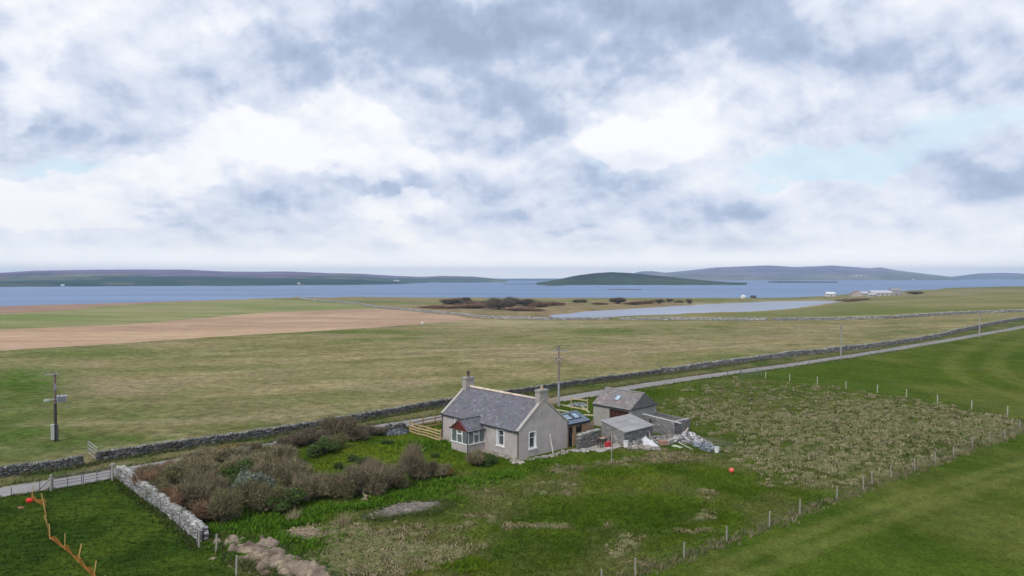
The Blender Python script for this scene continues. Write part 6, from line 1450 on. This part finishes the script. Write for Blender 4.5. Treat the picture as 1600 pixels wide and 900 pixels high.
SH = [
 ('rust', 236, 772, 52, 42, 'rust brown shrub overhanging the garden wall next to the gate post'),
 ('purple', 232, 752, 70, 22, 'low purplish brush along the road behind the wall corner'),
 ('rust', 262, 745, 55, 24, 'reddish low bush at the road edge right of the wall corner'),
 ('olive', 262, 772, 95, 42, 'wide olive brown bush behind the rust brown one by the wall'),
 ('tan', 300, 752, 80, 34, 'pale tan bush in the middle of the thicket near the road'),
 ('purple', 318, 800, 84, 62, 'large purple brown leafless shrub, biggest of the left thicket'),
 ('rust', 290, 806, 54, 44, 'rusty twiggy shrub leaning over the middle of the garden wall'),
 ('rust', 318, 818, 50, 38, 'pinkish brown shrub nearest the low end of the garden wall'),
 ('olive', 345, 822, 75, 58, 'olive twiggy bush at the near edge of the thicket right of the wall end'),
 ('green', 350, 768, 66, 36, 'dark green bush in the hollow of the thicket left of the silver one'),
 ('green', 375, 760, 50, 40, 'small deep green bush touching the silver shrub'),
 ('silver', 396, 790, 66, 60, 'silver grey leaved shrub in the middle of the thicket'),
 ('gold', 362, 716, 62, 22, 'orange yellow low bush beside the road at the top of the thicket'),
 ('tan', 330, 732, 90, 30, 'long tan bush between the orange bush and the road'),
 ('olive', 330, 790, 70, 46, 'olive brown bush in the heart of the thicket right of the large purple shrub'),
 ('green', 358, 790, 60, 44, 'mid green bush between the olive twiggy bush and the silver shrub'),
 ('tan', 375, 745, 60, 26, 'low sandy bush between the pale tan bush and the sandy brown one'),
 ('olive', 256, 786, 44, 30, 'small olive bush squeezed between rust brown bush and garden wall'),
 ('rust', 268, 794, 46, 34, 'low rusty bush spilling over the upper third of the garden wall'),
 ('olive', 455, 750, 60, 36, 'olive bush on the lawn side of the sandy upright bush'),
 ('olive', 500, 778, 54, 36, 'small olive bush joining the thicket to the middle row'),
 ('purple', 585, 760, 60, 40, 'pale purple bush at the back of the middle row'),
 ('olive', 622, 768, 40, 34, 'olive brown bush between the middle row and the rounded purple shrub'),
 ('tan', 395, 736, 80, 28, 'sandy brown bush above the silver shrub'),
 ('tan', 436, 735, 64, 34, 'sandy upright bush at the top right of the thicket'),
 ('tan', 432, 775, 84, 58, 'tall sandy twiggy shrub right of the silver one'),
 ('olive', 462, 772, 60, 40, 'olive shrub on the lawn side of the tall sandy shrub'),
 ('olive', 405, 806, 84, 54, 'broad olive green bush at the bottom of the thicket'),
 ('green', 440, 803, 70, 38, 'low dark green bush above the bright bank'),
 ('tan', 484, 788, 62, 46, 'sandy pink tipped bush at the right end of the thicket'),
 ('purple', 388, 712, 50, 20, 'small purplish bush at the road verge left of the hidden wall'),
 ('olive', 425, 716, 64, 22, 'olive brown brush filling the strip below the hidden wall'),
 ('dark', 462, 703, 54, 24, 'dark brown brush left of the tall purple shrub'),
 ('purple', 526, 690, 60, 40, 'tall dark purple shrub close to the road in front of the long wall'),
 ('dark', 556, 690, 50, 26, 'dark brown bush at the right foot of the tall purple roadside shrub'),
 ('green', 500, 714, 56, 26, 'grey green bush at the back corner of the lawn'),
 ('olive', 523, 704, 44, 26, 'light olive bush between the grey green bush and the lawn'),
 ('dark', 488, 696, 55, 26, 'dark tangled bush behind the grey green one'),
 ('dark', 578, 683, 56, 17, 'clipped dark brown hedge beside the slate heap'),
 ('olive', 530, 782, 62, 40, 'olive bush at the left end of the middle row of shrubs'),
 ('purple', 566, 779, 76, 56, 'big grey purple shrub in the centre of the middle row'),
 ('purple', 602, 773, 70, 50, 'brownish purple shrub right of the biggest in the middle row'),
 ('purple', 645, 754, 62, 56, 'rounded purple shrub standing tallest on the lawn left of the porch'),
 ('dark', 672, 750, 30, 30, 'dark thin bush at the right foot of the rounded purple shrub'),
 ('tan', 688, 748, 34, 22, 'small sandy bush right of the rounded purple shrub'),
 ('gold', 703, 745, 24, 15, 'little yellow bush on the lawn in front of the porch'),
 ('tan', 748, 731, 36, 27, 'twiggy sandy bush at the near corner of the porch'),
 ('green', 763, 729, 30, 18, 'small green bush in front of the cottage wall by the paving'),
 ('green', 530, 733, 18, 13, 'tiny dark green bush on the lawn'),
 ('green', 551, 722, 22, 11, 'small green clump in the middle of the lawn'),
 ('green', 568, 726, 26, 12, 'blue green clump next to the clump on the middle lawn'),
 ('green', 605, 696, 22, 9, 'dark low clump at the far side of the lawn'),
 ('green', 680, 716, 14, 7, 'tiny clump on the lawn left of the porch'),
]
for i, (k, u, v, w_, h_, lb) in enumerate(SH): shrub(k, u, v, w_, h_, lb, 'shrubs of the cottage garden', i % 3)
# pale dead reed tufts
for u, v, lb in ((535, 820, 'tall pale reed tuft standing on the green bank'), (458, 812, 'small grey green plant tuft at the edge of the thicket')):
    p = P(u, v); n = 60; X = np.full(n, 0.) + rng.normal(0, .18, n); Y = rng.normal(0, .18, n)
    o = tri_tufts('grass_clump', X, Y, rng.uniform(.5, 1.0, n), np.full(n, .03), 3, np.tile((.34, .28, .18), (n, 1)), z=np.zeros(n), lean=.35); o.location = (p.x, p.y, float(GZ(p.x, p.y))); o['label'] = lb; o['category'] = 'plant'; del o['kind']
# far thicket by the loch
FT = [(706, 476, 34, 9, 'dark', 'leftmost dark bush of the far marsh thicket'), (722, 475, 30, 10, 'dark', 'dark bush second from the left in the far marsh thicket'), (742, 477, 34, 7, 'rust', 'reddish low bush in front of the left far bushes'), (732, 482, 60, 8, 'rust', 'wide brown scrub in front of the left far thicket'),
      (782, 484, 44, 18, 'dark', 'broad dark tree clump, tallest of the far marsh thicket'), (800, 478, 30, 12, 'dark', 'dark bush right of the tallest far clump'), (766, 478, 22, 9, 'olive', 'olive bush left of the tallest far clump'), (822, 479, 36, 12, 'dark', 'round dark bush in the right half of the far thicket'),
      (845, 480, 34, 9, 'rust', 'brown bush trailing right of the round dark far bush'), (868, 478, 34, 7, 'rust', 'low brown bush toward the loch end of the far thicket'), (822, 486, 60, 6, 'rust', 'low brown scrub in front of the far thicket'), (690, 482, 60, 5, 'rust', 'thin brown scrub at the left end of the marsh'), (906, 473, 24, 6, 'dark', 'small dark bush between marsh thicket and the loch bushes'), (938, 476, 26, 4, 'rust', 'very low brown scrub beside the loch head'),
      (965, 475, 26, 11, 'dark', 'round purplish bush first of the row beyond the loch'), (990, 476, 34, 7, 'rust', 'low reddish bush beside the round one beyond the loch'), (1012, 475, 26, 7, 'rust', 'reddish bush in the middle of the row beyond the loch'), (1030, 474, 18, 7, 'dark', 'dark bush in the middle of the row beyond the loch'), (1046, 472, 14, 6, 'dark', 'small dark bush right of the middle beyond the loch'), (1060, 473, 20, 5, 'olive', 'olive bush next to last beyond the loch'), (1077, 474, 15, 7, 'dark', 'last dark bush at the right of the row beyond the loch'),
      (1325, 471, 40, 6, 'rust', 'rusty scrub at the right tip of the loch'), (1345, 469, 24, 4, 'rust', 'low rusty scrub below the farm barn'), (1430, 460, 24, 5, 'dark', 'dark scrub on the shore right of the farm')]
for i, (u, v, w_, h_, k, lb) in enumerate(FT): shrub(k, u, v, w_ * (1.2 if u < 900 else 1.0), h_ * (1.05 if u < 900 else .85), lb, 'bushes round the far marsh and loch', i % 3)

# ================================================================== FAR BUILDINGS
def far_house(name, label, u, v, L, W_, e, r, rz, wallc, roofc, cat='house', chim=0, door=True, nwin=3, base=None):
    p = P(u, v) if base is None else Vector(base); t_ = thing(name, label, cat, tuple(p), rz)
    m = MB(); m.box(-L / 2, L / 2, -W_ / 2, W_ / 2, -1, e, wallc)
    for s_ in (-1, 1): m.poly([(s_ * L / 2, -W_ / 2, e), (s_ * L / 2, W_ / 2, e), (s_ * L / 2, 0, r)], wallc)
    m.build('wall', M_harl_plain, t_); m = MB()
    for s_ in (-1, 1):
        q = [(-L / 2 - .3, s_ * (W_ / 2 + .4), e - .25), (L / 2 + .3, s_ * (W_ / 2 + .4), e - .25), (L / 2 + .3, 0, r + .12), (-L / 2 - .3, 0, r + .12)]; m.poly(q, roofc); m.poly([(x, y, z - .15) for x, y, z in q][::-1], roofc)
    rf = m.build('roof', M_slate, t_)
    for k in range(chim):
        m = MB(); x = (-L / 2 + .5) if k == 0 else (L / 2 - .5); m.box(x - .5, x + .5, -.5, .5, r - .3, r + 1.2, wallc); m.build('chimney', M_harl_plain, rf)
    for k in range(nwin):
        x = -L / 2 + L * (k + .5) / nwin; m = MB()
        if door and k == nwin // 2: m.box(x - .6, x + .6, -W_ / 2 - .06, -W_ / 2 - .004, 0, 2.1, (.05, .05, .06)); m.build('door', M_paint_c, t_)
        else: m.box(x - .6, x + .6, -W_ / 2 - .06, -W_ / 2 - .004, .9, 2.1, (.06, .07, .09)); m.build('window', M_glass, t_)
    return t_
WH = (.78, .78, .76)
far_house('boathouse', 'small white cottage by the shore beyond the right end of the loch', 1297, 462.5, 10, 7, 2.8, 4.8, R(-8), (.6, .6, .58), (.62, .63, .65), nwin=3)
far_house('farm_barn', 'brown roofed farm barn with pale gable beyond the loch', 1337, 463.5, 11, 11, 3.6, 6.6, R(80), (.45, .38, .33), (.20, .18, .18), 'barn', nwin=0)
far_house('farm_shed', 'low pale roofed farm shed joining the barn and the long steading', 1352, 462.5, 16, 8, 3.0, 5.2, R(0), (.34, .32, .31), (.42, .43, .47), 'barn', nwin=3)
far_house('farm_steading', 'long white roofed farm building in the middle of the far farm', 1376, 462, 24, 9, 3.6, 5.8, R(-3), (.45, .43, .41), (.48, .48, .52), 'barn', nwin=5)
far_house('farm_shed', 'small white farm lean-to in front of the long steading', 1362, 463.5, 9, 6, 2.4, 3.6, R(5), (.42, .40, .38), (.45, .45, .48), 'barn', nwin=2)
far_house('farmhouse', 'grey stone farmhouse with two chimneys at the right of the far farm', 1399, 461.2, 11, 8, 5.2, 8.2, R(-5), (.34, .33, .34), (.24, .24, .27), chim=2, nwin=3)
far_house('hut', 'tiny white hut on the shore beyond the middle of the loch', 1161, 465.8, 4, 3.4, 2.0, 3.6, R(30), WH, WH, 'hut', nwin=0)
far_house('hut', 'tiny dark hut on the shore right of the white one', 1177, 465.6, 5.5, 4, 1.8, 3.0, 0, (.06, .06, .06), (.06, .06, .065), 'hut', nwin=0)
def far_pt(u, v): q = zplane(u, v, SEA); return Vector((q[0], q[1], 0))
dg = bpy.context.evaluated_depsgraph_get() if False else None
HILLS = [o for o in bpy.data.objects if o.name.split('.')[0] in ('hills', 'island')]
from mathutils.bvhtree import BVHTree
TREES = [BVHTree.FromPolygons([v.co for v in o.data.vertices], [tuple(p.vertices) for p in o.data.polygons]) for o in HILLS]
def on_hill(u, v):
    x = (u - 800) / F_PX; y = -(v - 450) / F_PX; d = Vector((x, math.cos(PITCH) + y * math.sin(PITCH), -math.sin(PITCH) + y * math.cos(PITCH))).normalized(); best = None
    for t_ in TREES:
        h_ = t_.ray_cast(Vector((0, 0, CAM_H)), d)
        if h_[0] is not None and (best is None or h_[3] < best[1]): best = (h_[0], h_[3])
    return best[0] if best else None
for u, v, s_, lb in ((98, 446.6, 1.0, 'white speck of a house on the shore of the left hill'), (467, 443.5, .9, 'white house low on the middle of the left hill'), (617, 439, 1.2, 'left one of two white houses where the left hill runs out'), (622, 439.2, 1.2, 'right one of two white houses where the left hill runs out'), (1338, 431, 1.5, 'white house on the slope of the big right hill'), (1345, 431.3, 1.3, 'second white house just right of the first on the big right hill'), (1427, 437.2, 1.8, 'white building on the shore below the end of the big right hill')):
    q = on_hill(u, v) or on_hill(u, v - 2) or on_hill(u, v - 4)
    if q: far_house('hill_house', lb, 0, 0, 8 * s_ , 5 * s_, 2.2 * s_, 4 * s_, 0, WH, (.55, .55, .58), nwin=0, base=q)
